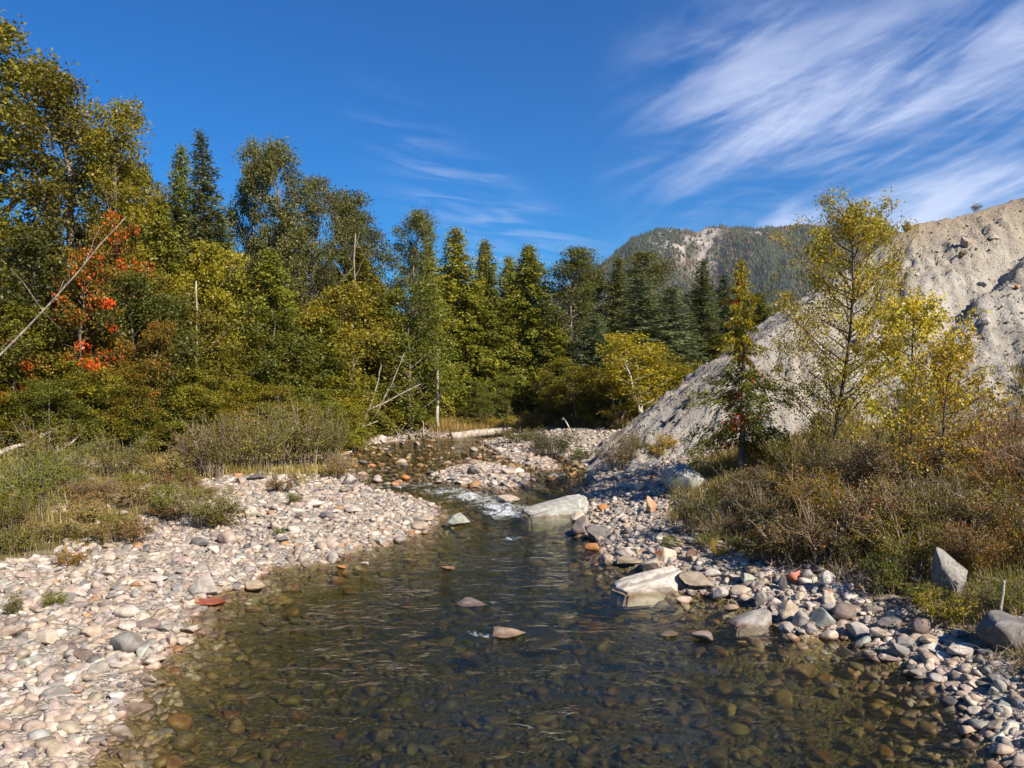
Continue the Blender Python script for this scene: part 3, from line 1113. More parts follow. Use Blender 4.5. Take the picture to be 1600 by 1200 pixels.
def place_rock(u, v, w, h, col, label, name='boulder', cat='boulder', mesh=None, rot=None, tilt=0.0, depth=0.85, sink=0.18, water=False, group=None, kindset=None, roll=0.0):
    """a rock whose base centre shows at photo pixel (u, v), w x h pixels large"""
    X, Y, Z = hit(u, v, water and sink < 0.4)
    W = w / F * Y / 2
    rq = np.random.RandomState(int(u * 13 + v * 7))
    if mesh is None:
        pool = kindset if kindset is not None else (BOULD if w > 28 else SMALL)
        mesh = pool[rq.randint(len(pool))]
    o = link(name, mesh, MAT['stone_' + col])
    D = W * depth
    # v is the lowest visible point: push the rock back by about half its depth
    Yc = Y + D * 0.6
    Xc = X * Yc / Y
    # seen from above, part of the drawn height is the rock's top
    slant = max((CAMH - Z) / Y, 0.0)
    Hv = max(h / F * Y - 1.2 * D * slant, 0.45 * h / F * Y)
    if sink >= 0.4:      # wholly under water
        Hz = 0.42 * W          # lies on the bed
        zc = float(bilinear(GH, Xc, Yc)[0]) + 0.3 * Hz
    else:
        Hz = Hv / (1 - sink) / 2
        base = Z if water else min(Z + 0.1, float(ground(Xc, Yc)[0]))
        zc = base + Hz * (1 - 2 * sink)
    o.scale = (W, D, Hz)
    o.rotation_euler = (roll, tilt, rq.uniform(-0.35, 0.35) if rot is None else rot)
    o.location = (Xc, Yc, zc)
    tag(o, label, cat, group)
    ROCKPOS.append((Xc, Yc, W))
    NSTONE[0] += 1
    return o


GB = 'boulders of the left gravel bar'
GRB = 'boulders of the right bank'
GW = 'boulders standing in the river'
HERO = [
    (355, 852, 33, 25, 'pink', 'pink tinged pale boulder high on the left gravel bar', GB, 'r'),
    (197, 1022, 52, 38, 'grey', 'long pale grey cobble tilted down to the water on the left bar', GB, 'r'),
    (199, 966, 40, 22, 'white', 'smooth white rounded stone above the dark oval stone', GB, 'r'),
    (232, 984, 42, 20, 'purple', 'dark purplish oval stone lying between two pale stones', GB, 'r'),
    (200, 986, 30, 16, 'white', 'flat whitish stone just left of the dark oval stone', GB, 'r'),
    (328, 946, 48, 13, 'red', 'flat red and orange stone lying in the water at the left edge', GB, 'r'),
    (275, 1022, 27, 13, 'rust', 'orange tipped stone at the water edge near the bottom left', GB, 'r'),
    (318, 934, 58, 42, 'grey', 'large half buried grey boulder sloping down behind the red stone', GB, 'b'),
    (394, 923, 44, 20, 'tan', 'flat tan grey boulder jutting into the pool on the left', GB, 'b'),
    (312, 856, 30, 18, 'darkgrey', 'dark grey green stone left of the pink boulder', GB, 's'),
    (334, 866, 20, 16, 'white', 'small white stone under the pink boulder', GB, 's'),
    (242, 912, 40, 16, 'white', 'long flat white slab in the middle of the left bar', GB, 's'),
    (165, 902, 30, 20, 'tan', 'tan boulder with a shaded right face on the left bar', GB, 's'),
    (22, 1000, 42, 26, 'cream', 'cream boulder near the left picture edge', GB, 'b'),
    (74, 1010, 36, 30, 'tan', 'tall tan boulder near the lower left corner', GB, 'b'),
    (128, 1034, 40, 28, 'purple', 'brown purple boulder with a pale stone leaning in front', GB, 'b'),
    (112, 1032, 22, 20, 'grey', 'pale grey stone leaning on the brown purple boulder', GB, 's'),
    (386, 804, 28, 16, 'white', 'white boulder beside the bushes at the top of the left bar', GB, 's'),
    (398, 752, 30, 15, 'darkgrey', 'dark brown rock at the foot of the willow bushes', GB, 's'),
    (379, 757, 22, 13, 'cream', 'pale round rock left of the dark brown rock', GB, 's'),
    (545, 760, 26, 20, 'grey', 'light grey boulder on the tip of the gravel beside the rapids', GB, 'b'),
    (656, 830, 30, 16, 'tan', 'tan slab at the water edge of the gravel spit', GB, 's'),
    (596, 853, 26, 13, 'grey', 'grey flat stone at the water edge of the gravel spit', GB, 's'),
    (475, 812, 26, 13, 'purple', 'dark purple stone in the middle of the gravel spit', GB, 's'),
    (508, 812, 24, 14, 'darkgrey', 'dark grey stone on the gravel spit beside the purple stone', GB, 's'),
    (440, 849, 22, 14, 'darkgrey', 'dark stone with green moss behind it on the gravel spit', GB, 's'),
    (490, 794, 30, 15, 'white', 'long white stone on the gravel spit', GB, 's'),
    (550, 803, 32, 14, 'white', 'long tilted white slab at the top of the gravel spit', GB, 's'),
    (300, 992, 36, 18, 'tan', 'tan flat boulder at the lower left waterline', GB, 'b'),
    (262, 990, 34, 18, 'grey', 'grey boulder beside the tan waterline boulder', GB, 'b'),
    (238, 1042, 40, 24, 'tan', 'broad tan boulder at the bottom of the left shore', GB, 'b'),
]
for u, v, w, h, c, lab, gp, k in HERO:
    place_rock(u, v, w, h, c, lab, group=gp, kindset={'r': ROUND, 'b': BOULD, 's': SMALL}[k], water=True)
HERO_W = [
    (713, 823, 44, 24, 'greenish', 'rounded blue grey boulder standing in the water below the rapids', 'b', 0.12),
    (790, 784, 46, 15, 'rusty', 'white and orange boulder splitting the rapids', 'b', 0.25),
    (735, 948, 62, 14, 'purple', 'low wet dark boulder breaking the surface in midstream', 'b', 0.2),
    (790, 995, 66, 14, 'tan', 'low tan boulder with white water on its left side', 'b', 0.3),
    (870, 1026, 112, 16, 'algae', 'long yellow slab just under the water near the camera', 'b', 0.42),
    (700, 891, 24, 8, 'rust', 'small orange stone in the open water', 's', 0.2),
    (534, 889, 17, 8, 'rust', 'orange pebble standing off the left shore', 's', 0.2),
    (572, 883, 18, 7, 'pink', 'pinkish pebble standing off the gravel spit', 's', 0.2),
    (388, 947, 12, 6, 'cream', 'tiny cream stone in the water beside the flat red stone', 's', 0.2),
    (1045, 995, 32, 8, 'pink', 'low pink stone left of the brown stone in the shallows', 's', 0.2),
    (1102, 1001, 46, 19, 'purple', 'brown stone standing alone in the right shallows', 's', 0.15),
    (1070, 945, 32, 15, 'cream', 'pale stone in the water in front of the white slab', 's', 0.15),
    (1142, 953, 28, 9, 'tan', 'flat tan stone in the water between slab and wedge rock', 's', 0.2),
    (770, 902, 30, 7, 'algae', 'submerged yellow stone in the middle of the pool', 's', 0.42),
    (675, 957, 50, 10, 'algae', 'submerged tan stone left of the dark midstream boulder', 's', 0.42),
    (665, 972, 44, 10, 'algae', 'submerged rusty stone below the dark midstream boulder', 's', 0.45),
    (850, 921, 52, 10, 'algae', 'submerged orange slab right of midstream', 's', 0.42),
    (960, 1040, 40, 9, 'algae', 'submerged yellow stone near the bottom centre', 's', 0.42),
    (628, 1026, 44, 9, 'algae', 'submerged yellow slab left of the bottom centre', 's', 0.42),
    (1000, 975, 40, 9, 'algae', 'submerged tan stone beside the low pink stone', 's', 0.42),
]
for u, v, w, h, c, lab, k, sk in HERO_W:
    place_rock(u, v, w, h, c, lab, group=GW, kindset={'b': BOULD, 's': SMALL}[k], sink=sk, water=True)
HERO_R = [
    (1090, 925, 60, 30, 'tan', 'grey brown boulder behind the right end of the white slab', 'b', 0),
    (1020, 896, 44, 26, 'cream', 'cream boulder behind the white slab', 'b', 0),
    (1040, 880, 36, 26, 'rusty', 'white boulder with rust red patches above the white slab', 'b', 0),
    (1083, 876, 22, 18, 'rust', 'round orange brown stone on the right gravel', 's', 0),
    (1125, 941, 34, 22, 'white', 'round pale boulder at the right waterline', 'b', 0),
    (1155, 935, 36, 20, 'tan', 'brownish block right of the round pale boulder', 's', 0),
    (1190, 950, 24, 30, 'grey', 'upright grey stone behind the wedge rock', 'b', 0),
    (1230, 975, 46, 38, 'tan', 'large tan grey boulder at the right waterline', 'b', 0),
    (1253, 982, 26, 28, 'grey', 'leaning pale grey stone between tan and green grey boulders', 's', 0.5),
    (1284, 984, 42, 34, 'greenish', 'smooth green grey boulder leaning at the right shore', 's', -0.5),
    (1321, 975, 38, 30, 'purple', 'reddish purple rounded boulder on the right shore', 's', 0),
    (1340, 998, 44, 30, 'grey', 'angular grey rock with a dark left face', 'b', 0.3),
    (1438, 994, 36, 30, 'purple', 'egg shaped brown stone tilted up on the right bank', 'r', -0.6),
    (1500, 1028, 46, 28, 'white', 'angular white rock in front of the big dark boulder', 'b', 0.2),
    (1500, 1003, 30, 20, 'grey', 'bluish grey block behind the angular white rock', 'b', 0),
    (1480, 938, 66, 84, 'midgrey', 'big upright grey boulder among the bushes', 'b', 0),
    (1562, 1022, 86, 82, 'darkgrey', 'huge rounded dark boulder at the right picture edge', 'b', 0),
    (1512, 893, 14, 12, 'pink', 'small pink stone right of the big upright boulder', 's', 0),
    (930, 848, 46, 30, 'darkgrey', 'dark shoreline rock below the big wedge slab', 'b', 0),
    (908, 838, 30, 34, 'purple', 'dark pointed rock at the narrows of the right shore', 'b', 0),
    (902, 815, 30, 16, 'cream', 'pale flat stone touching the big wedge slab', 's', 0),
    (927, 802, 15, 13, 'cream', 'round cream stone beside the big wedge slab', 's', 0),
    (943, 800, 20, 13, 'rust', 'orange block beside the round cream stone', 's', 0),
    (1016, 803, 22, 28, 'rust', 'upright orange brown rock at the foot of the silt slope', 'b', 0),
    (927, 861, 28, 14, 'rust', 'rust coloured stone at the waterline of the right shore', 's', 0),
    (985, 886, 44, 18, 'tan', 'broad tan stone at the right waterline above the white slab', 'b', 0),
    (951, 879, 32, 13, 'tan', 'flat tan stone in the water edge right of the pool', 's', 0),
    (921, 760, 18, 20, 'darkgrey', 'dark grey boulder at the mouth of the side channel', 's', 0),
    (1240, 915, 26, 22, 'red', 'reddish stone at the edge of the right bushes', 's', 0),
    (1225, 922, 18, 24, 'darkgrey', 'dark upright stone beside the reddish stone', 's', 0),
    (1263, 912, 24, 22, 'grey', 'pale grey stone right of the reddish stone', 's', 0),
    (1294, 918, 26, 26, 'white', 'white pointed stone above the tan boulder of the right bank', 's', 0.5),
    (1250, 940, 26, 16, 'tan', 'tan stone under the pale stones of the right bank', 's', 0),
    (1295, 945, 20, 26, 'rusty', 'rust topped stone between purple boulder and white pointed stone', 's', 0),
    (1388, 985, 40, 24, 'grey', 'grey boulder in the shade of the right bushes', 'b', 0),
    (1375, 1003, 32, 22, 'tan', 'tan boulder in front of the shaded grey boulder', 'b', 0),
    (1450, 1012, 36, 22, 'tan', 'tan boulder left of the angular white rock', 'b', 0),
    (1405, 1030, 36, 26, 'grey', 'pale block on the right gravel near the bottom', 'b', 0),
    (1390, 1040, 36, 12, 'white', 'flat white stone at the lower right waterline', 's', 0),
    (1540, 1026, 24, 12, 'darkgrey', 'small dark stone at the foot of the huge boulder', 's', 0),
    (1168, 915, 28, 22, 'greenish', 'green grey angular stone above the brownish block', 'b', 0),
    (1112, 905, 30, 16, 'white', 'white stone on the right gravel behind the white slab', 's', 0),
    (1590, 760, 20, 18, 'pink', 'pink rock showing through the bushes at the right edge', 's', 0),
    (1555, 812, 30, 12, 'grey', 'grey flat rock showing through the right bushes', 's', 0),
    (1065, 772, 84, 62, 'greenish', 'large block of hardened grey silt at the foot of the slope', 'b', 0),
    (965, 752, 24, 16, 'grey', 'grey rock at the river end of the slope', 'b', 0),
    (1000, 768, 22, 14, 'white', 'white rock at the river end of the slope', 'b', 0),
    (1508, 393, 20, 16, 'cream', 'cream boulder stuck high in the silt slope', 'b', 0),
    (1506, 404, 14, 8, 'tan', 'small tan stone just under the cream boulder in the slope', 's', 0),
    (1551, 382, 22, 9, 'tan', 'flat tan boulder stuck under the crest of the slope', 'b', 0),
    (1421, 364, 20, 10, 'tan', 'tan rock on the left corner of the slope crest', 's', 0),
    (1534, 452, 14, 8, 'grey', 'grey stone lying on the upper face of the slope', 's', 0),
    (1541, 508, 16, 10, 'white', 'pale stone lying in the middle of the slope face', 's', 0),
    (1590, 460, 10, 6, 'rust', 'small orange stone on the slope face at the right edge', 's', 0),
    (1575, 508, 10, 8, 'grey', 'small grey stone low on the slope face', 's', 0),
]
for u, v, w, h, c, lab, k, tl in HERO_R:
    place_rock(u, v, w, h, c, lab, group=GRB, kindset={'r': ROUND, 'b': BOULD, 's': SMALL}[k], tilt=tl, water=v < 1e9 and u < 1000 and v > 700)


def slab(u0, u1, v, prof, depth, col, label, rot=0.0):
    X, Y, Z = hit((u0 + u1) / 2, v, True)
    W = (u1 - u0) / F * Y
    me = wedge_mesh([(x - 0.5, z) for x, z in prof], depth, np.random.RandomState(int(u0)))
    o = link('slab_rock', me, MAT['stone_' + col])
    o.scale = (W, W, W)
    yc = Y + depth * W * 0.35
    o.location = (X * yc / Y, yc, Z - 0.02)
    o.rotation_euler = (0, 0, rot)
    tag(o, label, 'boulder', GRB)
    ROCKPOS.append((X, yc, W / 2))


slab(812, 920, 804, [(0, -0.2), (0, 0.05), (0.08, 0.08), (0.45, 0.17), (0.72, 0.23), (0.93, 0.25), (1.0, 0.18), (1.0, -0.2)], 0.75, 'slab', 'big smooth grey green wedge slab at the narrows of the river', 0.05)
slab(953, 1072, 925, [(0, -0.15), (0.0, 0.07), (0.18, 0.14), (0.45, 0.21), (0.75, 0.27), (0.95, 0.25), (1.0, 0.1), (1.0, -0.15)], 0.6, 'banded', 'long white slab with dark bands lying at the right waterline', 0.1)
slab(1137, 1206, 979, [(0, -0.15), (0, 0.04), (0.2, 0.14), (0.6, 0.30), (0.92, 0.36), (1.0, 0.24), (1.0, -0.15)], 0.7, 'grey', 'pale grey wedge rock in the shallows of the right bank', 0.0)


# the larger loose cobbles, each by itself; described by what lies next to them
COLWORD = {'white': 'whitish', 'cream': 'cream', 'grey': 'grey', 'darkgrey': 'dark grey', 'rust': 'orange rust', 'pink': 'pinkish', 'purple': 'purple brown', 'greenish': 'green grey', 'tan': 'tan'}
LAND = [(355, 845, 'pink boulder'), (197, 1010, 'long pale grey cobble'), (232, 977, 'dark oval stone'), (330, 938, 'flat red stone'), (300, 910, 'half buried boulder'),
        (394, 910, 'flat pool edge boulder'), (242, 905, 'long flat white slab'), (165, 893, 'shaded boulder'), (22, 985, 'cream boulder at the edge'),
        (74, 995, 'tall tan boulder'), (128, 1020, 'brown purple boulder'), (386, 797, 'white boulder by the bushes'), (545, 752, 'rapids boulder'),
        (656, 823, 'tan slab of the spit'), (596, 847, 'grey flat stone of the spit'), (490, 788, 'long white stone of the spit'), (440, 842, 'mossy dark stone'),
        (475, 806, 'purple stone of the spit'), (865, 785, 'big wedge slab'), (1010, 910, 'long white slab'), (1170, 968, 'pale wedge rock'), (1083, 868, 'round orange brown stone'),
        (1040, 868, 'rust patched boulder'), (1230, 955, 'large tan grey boulder'), (1284, 967, 'green grey boulder'), (1321, 960, 'reddish purple boulder'), (1438, 980, 'egg shaped brown stone'),
        (1500, 1012, 'angular white rock'), (1480, 895, 'big upright boulder'), (1016, 790, 'upright orange brown rock'), (930, 830, 'dark shoreline rock'), (760, 745, 'gravel island'),
        (800, 705, 'far gravel point'), (650, 720, 'riffle'), (580, 690, 'far left shore')]
LANDW = [(hit(u, v, True)[0], hit(u, v, True)[1], n) for u, v, n in LAND]


def cobbles(total):
    r = np.random.RandomState(404)
    made, tries = 0, 0
    zones = [('left', 62), ('spit', 38), ('right', 52), ('riffle', 36), ('island', 22), ('point', 18), ('farshore', 10), ('corner', 14)]
    seen = {}
    for zone, cnt in zones:
        k = 0
        for _ in range(6000):
            if k >= cnt:
                break
            if zone == 'left':
                u, v = r.uniform(0, 420), r.uniform(860, 1190)
            elif zone == 'spit':
                u, v = r.uniform(380, 690), r.uniform(765, 885)
            elif zone == 'right':
                u, v = r.uniform(900, 1300), r.uniform(740, 1000)
            elif zone == 'corner':
                u, v = r.uniform(1300, 1600), r.uniform(960, 1190)
            elif zone == 'riffle':
                u, v = r.uniform(560, 800), r.uniform(694, 762)
            elif zone == 'island':
                u, v = r.uniform(670, 835), r.uniform(726, 768)
            elif zone == 'point':
                u, v = r.uniform(740, 950), r.uniform(690, 745)
            else:
                u, v = r.uniform(545, 720), r.uniform(672, 696)
            X, Y, Z = hit(u, v, True)
            s = float(bilinear(GS, X, Y)[0])
            wet_zone = zone == 'riffle'
            if wet_zone:
                if not -3 < s < 0.2:
                    continue
            elif s < -0.1 or veg_mask(np.array([[X, Y]]))[0] > 0.6 or slope_at(X, Y)[0] > Z - 0.02:
                continue
            rad = {'left': 0.085, 'spit': 0.11, 'right': 0.10, 'corner': 0.085, 'riffle': 0.17, 'island': 0.16, 'point': 0.19, 'farshore': 0.25}[zone] * (0.75 + 1.1 * r.beta(1.2, 3))
            if any((X - a) ** 2 + (Y - b_) ** 2 < (0.75 * (rad + c)) ** 2 for a, b_, c in ROCKPOS):
                continue
            w = PAL_W.copy()
            if wet_zone:
                w = np.array([.06, .16, .1, .12, .26, .06, .12, .02, .10])
                w /= w.sum()
            cn = PAL_NAMES[r.choice(len(PAL_NAMES), p=w)]
            flat = r.uniform(0.38, 0.8)
            pool = ROUND if r.rand() < 0.3 else SMALL
            o = link('cobble', pool[r.randint(len(pool))], MAT['stone_' + cn])
            o.scale = (rad * r.uniform(0.95, 1.35), rad * r.uniform(0.7, 1.0), rad * flat)
            o.rotation_euler = (r.normal(0, 0.22), r.normal(0, 0.22), r.uniform(0, 6.28))
            o.location = (X, Y, Z + rad * flat * (0.45 if not wet_zone else 0.15))
            ROCKPOS.append((X, Y, rad))
            a, b_, n = min(LANDW, key=lambda q: (q[0] - X) ** 2 + (q[1] - Y) ** 2)
            dx, dy = X - a, Y - b_
            rel = ('to the left of' if dx < 0 else 'to the right of') if abs(dx) > abs(dy) else ('in front of' if dy < 0 else 'behind')
            shape = 'flat' if flat < 0.5 else ('rounded' if pool is ROUND else 'angular')
            size = 'large ' if rad > {'left': .105, 'spit': .135, 'right': .12, 'corner': .105, 'riffle': .21, 'island': .2, 'point': .235, 'farshore': .31}[zone] else 'small '
            lab = f'{size}{shape} {COLWORD[cn]} cobble lying {rel} the {n}'
            o['_key'] = lab
            seen.setdefault(lab, []).append(o)
            k += 1
            made += 1
    ordw = {2: ('nearer', 'farther'), 3: ('nearest', 'middle', 'farthest'), 4: ('nearest', 'second nearest', 'third nearest', 'farthest')}
    for lab, os_ in seen.items():
        os_.sort(key=lambda q: q.location.y)
        for i, o in enumerate(os_):
            l2 = lab
            if len(os_) > 1:
                l2 = lab.replace('lying ', 'lying ' + (ordw[len(os_)][i] if len(os_) in ordw else 'among others') + ' ', 1)
            if len(l2.split()) > 16:
                l2 = l2.replace('lying ', '')
            tag(o, l2, 'stone', 'cobbles of the river banks')
            del o['_key']
    return made


cobbles(240)
# ------------------------------------------------------------------ trees and bushes: prototypes
GOLDEN = 2.39996


def leaf_attr(r, n, clump):
    return np.repeat(np.stack([r.rand(n), clump, r.rand(n)], 1), 4, 0)


def deciduous(seed, H, W, cb, nl, sub, per, leaf, spread, tr, prof=None, upright=0.9, stems=1, flagclump=0.5, aspect=0.62):
    """broadleaf tree: trunk and limbs in one mesh, leaves gathered in clumps at the limb ends"""
    r = np.random.RandomState(seed)
    K = 9
    wood, centres, cdir = [], [], []
    for st in range(stems):
        lean = r.normal(0, 0.05, 2) + (0 if stems == 1 else 1) * r.normal(0, 0.16, 2)
        t = np.linspace(0, 1, K)
        Hs = H * (0.96 if st == 0 else r.uniform(0.7, 0.95))
        path = np.stack([t * lean[0] * Hs + 0.012 * H * np.cumsum(r.normal(0, 1, K)) * t, t * lean[1] * Hs + 0.012 * H * np.cumsum(r.normal(0, 1, K)) * t, t * Hs], 1)
        rad = tr * (1 - t) ** 0.8 * (1 if st == 0 else 0.75) + 0.006 * H / 10
        rad[0] *= 1.25
        wood.append(tubes(path[None], rad[None], 7))
        limbs, lr = [], []
        n = nl // stems
        for i in range(n):
            tt = cb + (0.97 - cb) * ((i + r.rand()) / n)
            az = i * GOLDEN + r.uniform(-0.5, 0.5) + st * 2
            p0 = np.array([np.interp(tt, t, path[:, k]) for k in range(3)])
            f = (tt - cb) / (1 - cb)
            pr = np.interp(f, [0, 0.25, 0.55, 0.85, 1.0], prof or [0.75, 1.0, 0.85, 0.5, 0.2])
            L = W * pr * r.uniform(0.55, 1.18)
            d = np.array([math.cos(az), math.sin(az), upright * r.uniform(0.4, 1.3) + 0.2 * f])
            d /= np.linalg.norm(d)
            s = np.linspace(0, 1, 5)
            lp = p0 + d * (s[:, None] * L) + np.array([0, 0, 1]) * (s[:, None] ** 2) * L * 0.12 + np.cumsum(r.normal(0, 0.03 * L, (5, 3)), 0) * s[:, None]
            limbs.append(lp)
            lr.append(np.interp(tt, t, rad) * 0.5 * (1 - s * 0.85) + 0.003)
            for q in range(sub):
                sp = r.uniform(0.3, 1.0)
                bp = np.array([np.interp(sp, s, lp[:, k]) for k in range(3)])
                bd = unit((d + rand_unit(r, 1)[0] * 0.9)[None])[0]
                bl = L * r.uniform(0.15, 0.45)
                limbs.append(bp + bd * (s[:, None] * bl) + np.array([0, 0, 0.08]) * (s[:, None] ** 2) * bl)
                lr.append(np.full(5, 0.004 + 0.0015 * H / 5) * (1 - 0.6 * s))
                centres.append(bp + bd * bl)
                cdir.append(bd)
            centres.append(lp[-1])
            cdir.append(d)
        wood.append(tubes(np.array(limbs), np.array(lr), 4))
    C = np.array(centres)
    D = np.array(cdir)
    n = len(C)
    m = np.maximum(2, r.poisson(per, n) * r.uniform(0.5, 1.5, n)).astype(int)
    idx = np.repeat(np.arange(n), m)
    N = len(idx)
    sc = spread * r.uniform(0.6, 1.3, n)[idx]
    off = rand_unit(r, N) * (r.rand(N) ** 0.45)[:, None] * (1.75 * sc)[:, None] * np.array([1, 1, 0.75])
    off = off - D[idx] * (r.rand(N) * 0.7)[:, None] * sc[:, None]
    c = C[idx] + off
    dirs = unit(rand_unit(r, N) + np.array([0, 0, -0.35]))
    nor = unit(rand_unit(r, N) + np.array([0, 0, 0.5]))
    sz = leaf * r.uniform(0.65, 1.3, N)
    v, q = leaf_quads(c, dirs, nor, sz, sz * aspect)
    cl = r.rand(n)
    fl = np.where(r.rand(n) < 0.12, r.uniform(0.6, 1.0, n), r.rand(n) * 0.8)
    tint = np.stack([r.rand(N), cl[idx], np.clip(flagclump * fl[idx] + (1 - flagclump) * r.rand(N), 0, 1)], 1)
    wv, wq = merge(wood)
    return (make_mesh('tree_trunk', wv, quads=wq, smooth=True), make_mesh('tree_crown', v, quads=q, attrs={'tint': np.repeat(tint, 4, 0)}), H, W)


def conifer(seed, H, Rr, cb, nb, per, sl, sw, droop, rise, tr, hang=0.0, pw=0.85, flag=0.1, gaps=0.0, tmax=0.985):
    """spruce or cedar: whorls of branches carrying flat sprays"""
    r = np.random.RandomState(seed)
    K = 8
    t = np.linspace(0, 1, K)
    path = np.stack([0.006 * H * np.cumsum(r.normal(0, 1, K)) * (1 - t) * t * 2, 0.006 * H * np.cumsum(r.normal(0, 1, K)) * t * (1 - t) * 2, t * H], 1)
    rad = tr * (1 - t) ** 0.9 + 0.008
    rad[0] *= 1.3
    wood = [tubes(path[None], rad[None], 7)]
    tt = cb + (tmax - cb) * (np.arange(nb) + r.rand(nb)) / nb
    if gaps:
        tt = tt[r.rand(nb) > gaps * (vnoise(tt * 14, tt * 0 + seed, seed) > 0.55)]
        nb = len(tt)
    f = (tt - cb) / (1 - cb) if tmax > 0.9 else (tt - cb) / (tmax - cb) * 0.8
    az = np.arange(nb) * GOLDEN + r.uniform(-0.6, 0.6, nb)
    L = Rr * np.clip(1 - f, 0.02, 1) ** pw * r.uniform(0.5, 1.15, nb) * (0.82 + 0.36 * vnoise(tt * 11 + seed, np.cos(az) * 1.3 + 5, seed)) * np.clip(0.72 + f * 2.2, 0, 1)
    rise = rise + r.normal(0, 0.10, nb)
    droop = droop * r.uniform(0.6, 1.5, nb)
    dirv = np.stack([np.cos(az), np.sin(az), np.zeros(nb)], 1)
    p0 = np.stack([np.interp(tt, t, path[:, k]) for k in range(3)], 1)

    def at(i, s):
        z = (rise[i] * (0.4 + f[i]) * s - droop[i] * (1.15 - f[i] * 0.8) * s ** 1.6) * L[i]
        return p0[i] + dirv[i] * (L[i] * s)[:, None] + np.stack([0 * z, 0 * z, z], 1)
    s5 = np.linspace(0, 1, 4)
    bp = np.stack([at(np.arange(nb), np.full(nb, s)) for s in s5], 1)
    br = np.stack([(0.012 + 0.012 * L / Rr) * H / 14 * (1 - 0.8 * s) for s in s5], 1)
    wood.append(tubes(bp, br, 3))
    m = np.maximum(4, (per * (0.18 + L / Rr))).astype(int)
    i = np.repeat(np.arange(nb), m)
    N = len(i)
    s = r.rand(N) ** 0.75
    c = at(i, s)
    side = np.where(r.rand(N) < 0.5, -1.0, 1.0)
    perp = np.stack([-dirv[i][:, 1], dirv[i][:, 0], np.zeros(N)], 1) * side[:, None]
    d = unit(dirv[i] * r.uniform(0.25, 1.1, N)[:, None] + perp * r.uniform(0.2, 1.0, N)[:, None] + np.stack([0 * s, 0 * s, -hang * r.uniform(0.3, 1.3, N) + r.normal(0, 0.22, N)], 1))
    ln = sl * r.uniform(0.6, 1.35, N) * (1.1 - 0.55 * s) * np.clip(L[i] / Rr * 1.6 + 0.35, 0.35, 1)
    c = c + d * ln[:, None] * 0.45 + r.normal(0, 0.045 * Rr, (N, 3)) * np.array([1, 1, 1.0])
    nor = unit(rand_unit(r, N) + np.array([0, 0, 0.35]))
    v, q = leaf_quads(c, d, nor, ln, sw * r.uniform(0.7, 1.3, N))
    cl = r.rand(nb)
    fl = np.where(r.rand(nb) < flag, r.uniform(0.75, 1.0, nb), r.rand(nb) * 0.78)
    fz = np.clip(0.75 * fl[i] + 0.25 * r.rand(N) + 0.18 * (0.45 - s), 0, 1)
    tint = np.stack([np.clip(r.rand(N) * 0.6 + 0.5 * s - 0.05, 0, 1), cl[i], fz], 1)
    # leader
    wv, wq = merge(wood)
    return (make_mesh('tree_trunk', wv, quads=wq, smooth=True), make_mesh('tree_crown', v, quads=q, attrs={'tint': np.repeat(tint, 4, 0)}), H, Rr)


def bush(seed, H, W, stems, per, leaf, aspect=0.45, bare=0.0, spread=0.10, twigs=3):
    """shrub: many arching stems from the ground with leaves along them"""
    r = np.random.RandomState(seed)
    K = 5
    s = np.linspace(0, 1, K)
    P, Rd = [], []
    for i in range(stems):
        az = r.uniform(0, 6.283)
        b0 = np.array([math.cos(az), math.sin(az), 0]) * W * 0.38 * math.sqrt(r.rand())
        h = H * r.uniform(0.5, 1.05)
        out = W * r.uniform(0.1, 0.75)
        az2 = az + r.normal(0, 0.7)
        d = np.array([math.cos(az2), math.sin(az2), 0])
        p = b0 + d * (s[:, None] ** 1.5) * out + np.array([0, 0, 1]) * (s[:, None] ** 0.8) * h + np.cumsum(r.normal(0, 0.025 * H, (K, 3)), 0) * s[:, None]
        P.append(p)
        Rd.append((0.008 * H + 0.002) * (1 - 0.75 * s))
        for q in range(twigs):
            sp = r.uniform(0.25, 0.9)
            bp = np.array([np.interp(sp, s, p[:, k]) for k in range(3)])
            dd = unit((rand_unit(r, 1)[0] + np.array([0, 0, 0.7]) + d * 0.4)[None])[0]
            ll = H * r.uniform(0.12, 0.4)
            P.append(bp + dd * s[:, None] * ll + np.cumsum(r.normal(0, 0.012 * H, (K, 3)), 0) * s[:, None])
            Rd.append((0.004 * H + 0.0015) * (1 - 0.7 * s))
    P = np.array(P)
    wv, wq = tubes(P, np.array(Rd), 3)
    n = len(P)
    m = r.poisson(per, n)
    m[r.rand(n) < bare] = 0
    idx = np.repeat(np.arange(n), m)
    N = len(idx)
    sp = r.uniform(0.15, 1.0, N)
    c = np.stack([(P[idx, np.clip((sp * (K - 1)).astype(int), 0, K - 2), k] * (1 - (sp * (K - 1)) % 1) + P[idx, np.clip((sp * (K - 1)).astype(int) + 1, 0, K - 1), k] * ((sp * (K - 1)) % 1)) for k in range(3)], 1)
    c = c + r.normal(0, spread * H, (N, 3)) * np.array([1, 1, 0.7])
    c[:, 2] = np.maximum(c[:, 2], 0.03)
    sz = leaf * r.uniform(0.6, 1.35, N)
    v, q = leaf_quads(c, unit(rand_unit(r, N) + np.array([0, 0, 0.5])), unit(rand_unit(r, N) + np.array([0, 0, .4])), sz, sz * aspect)
    cl = r.rand(n)
    fl = r.rand(n)
    tint = np.stack([r.rand(N), cl[idx], 0.6 * fl[idx] + 0.4 * r.rand(N)], 1)
    return (make_mesh('bush_stem', wv, quads=wq), make_mesh('bush_leaves', v, quads=q, attrs={'tint': np.repeat(tint, 4, 0)}), H, W)


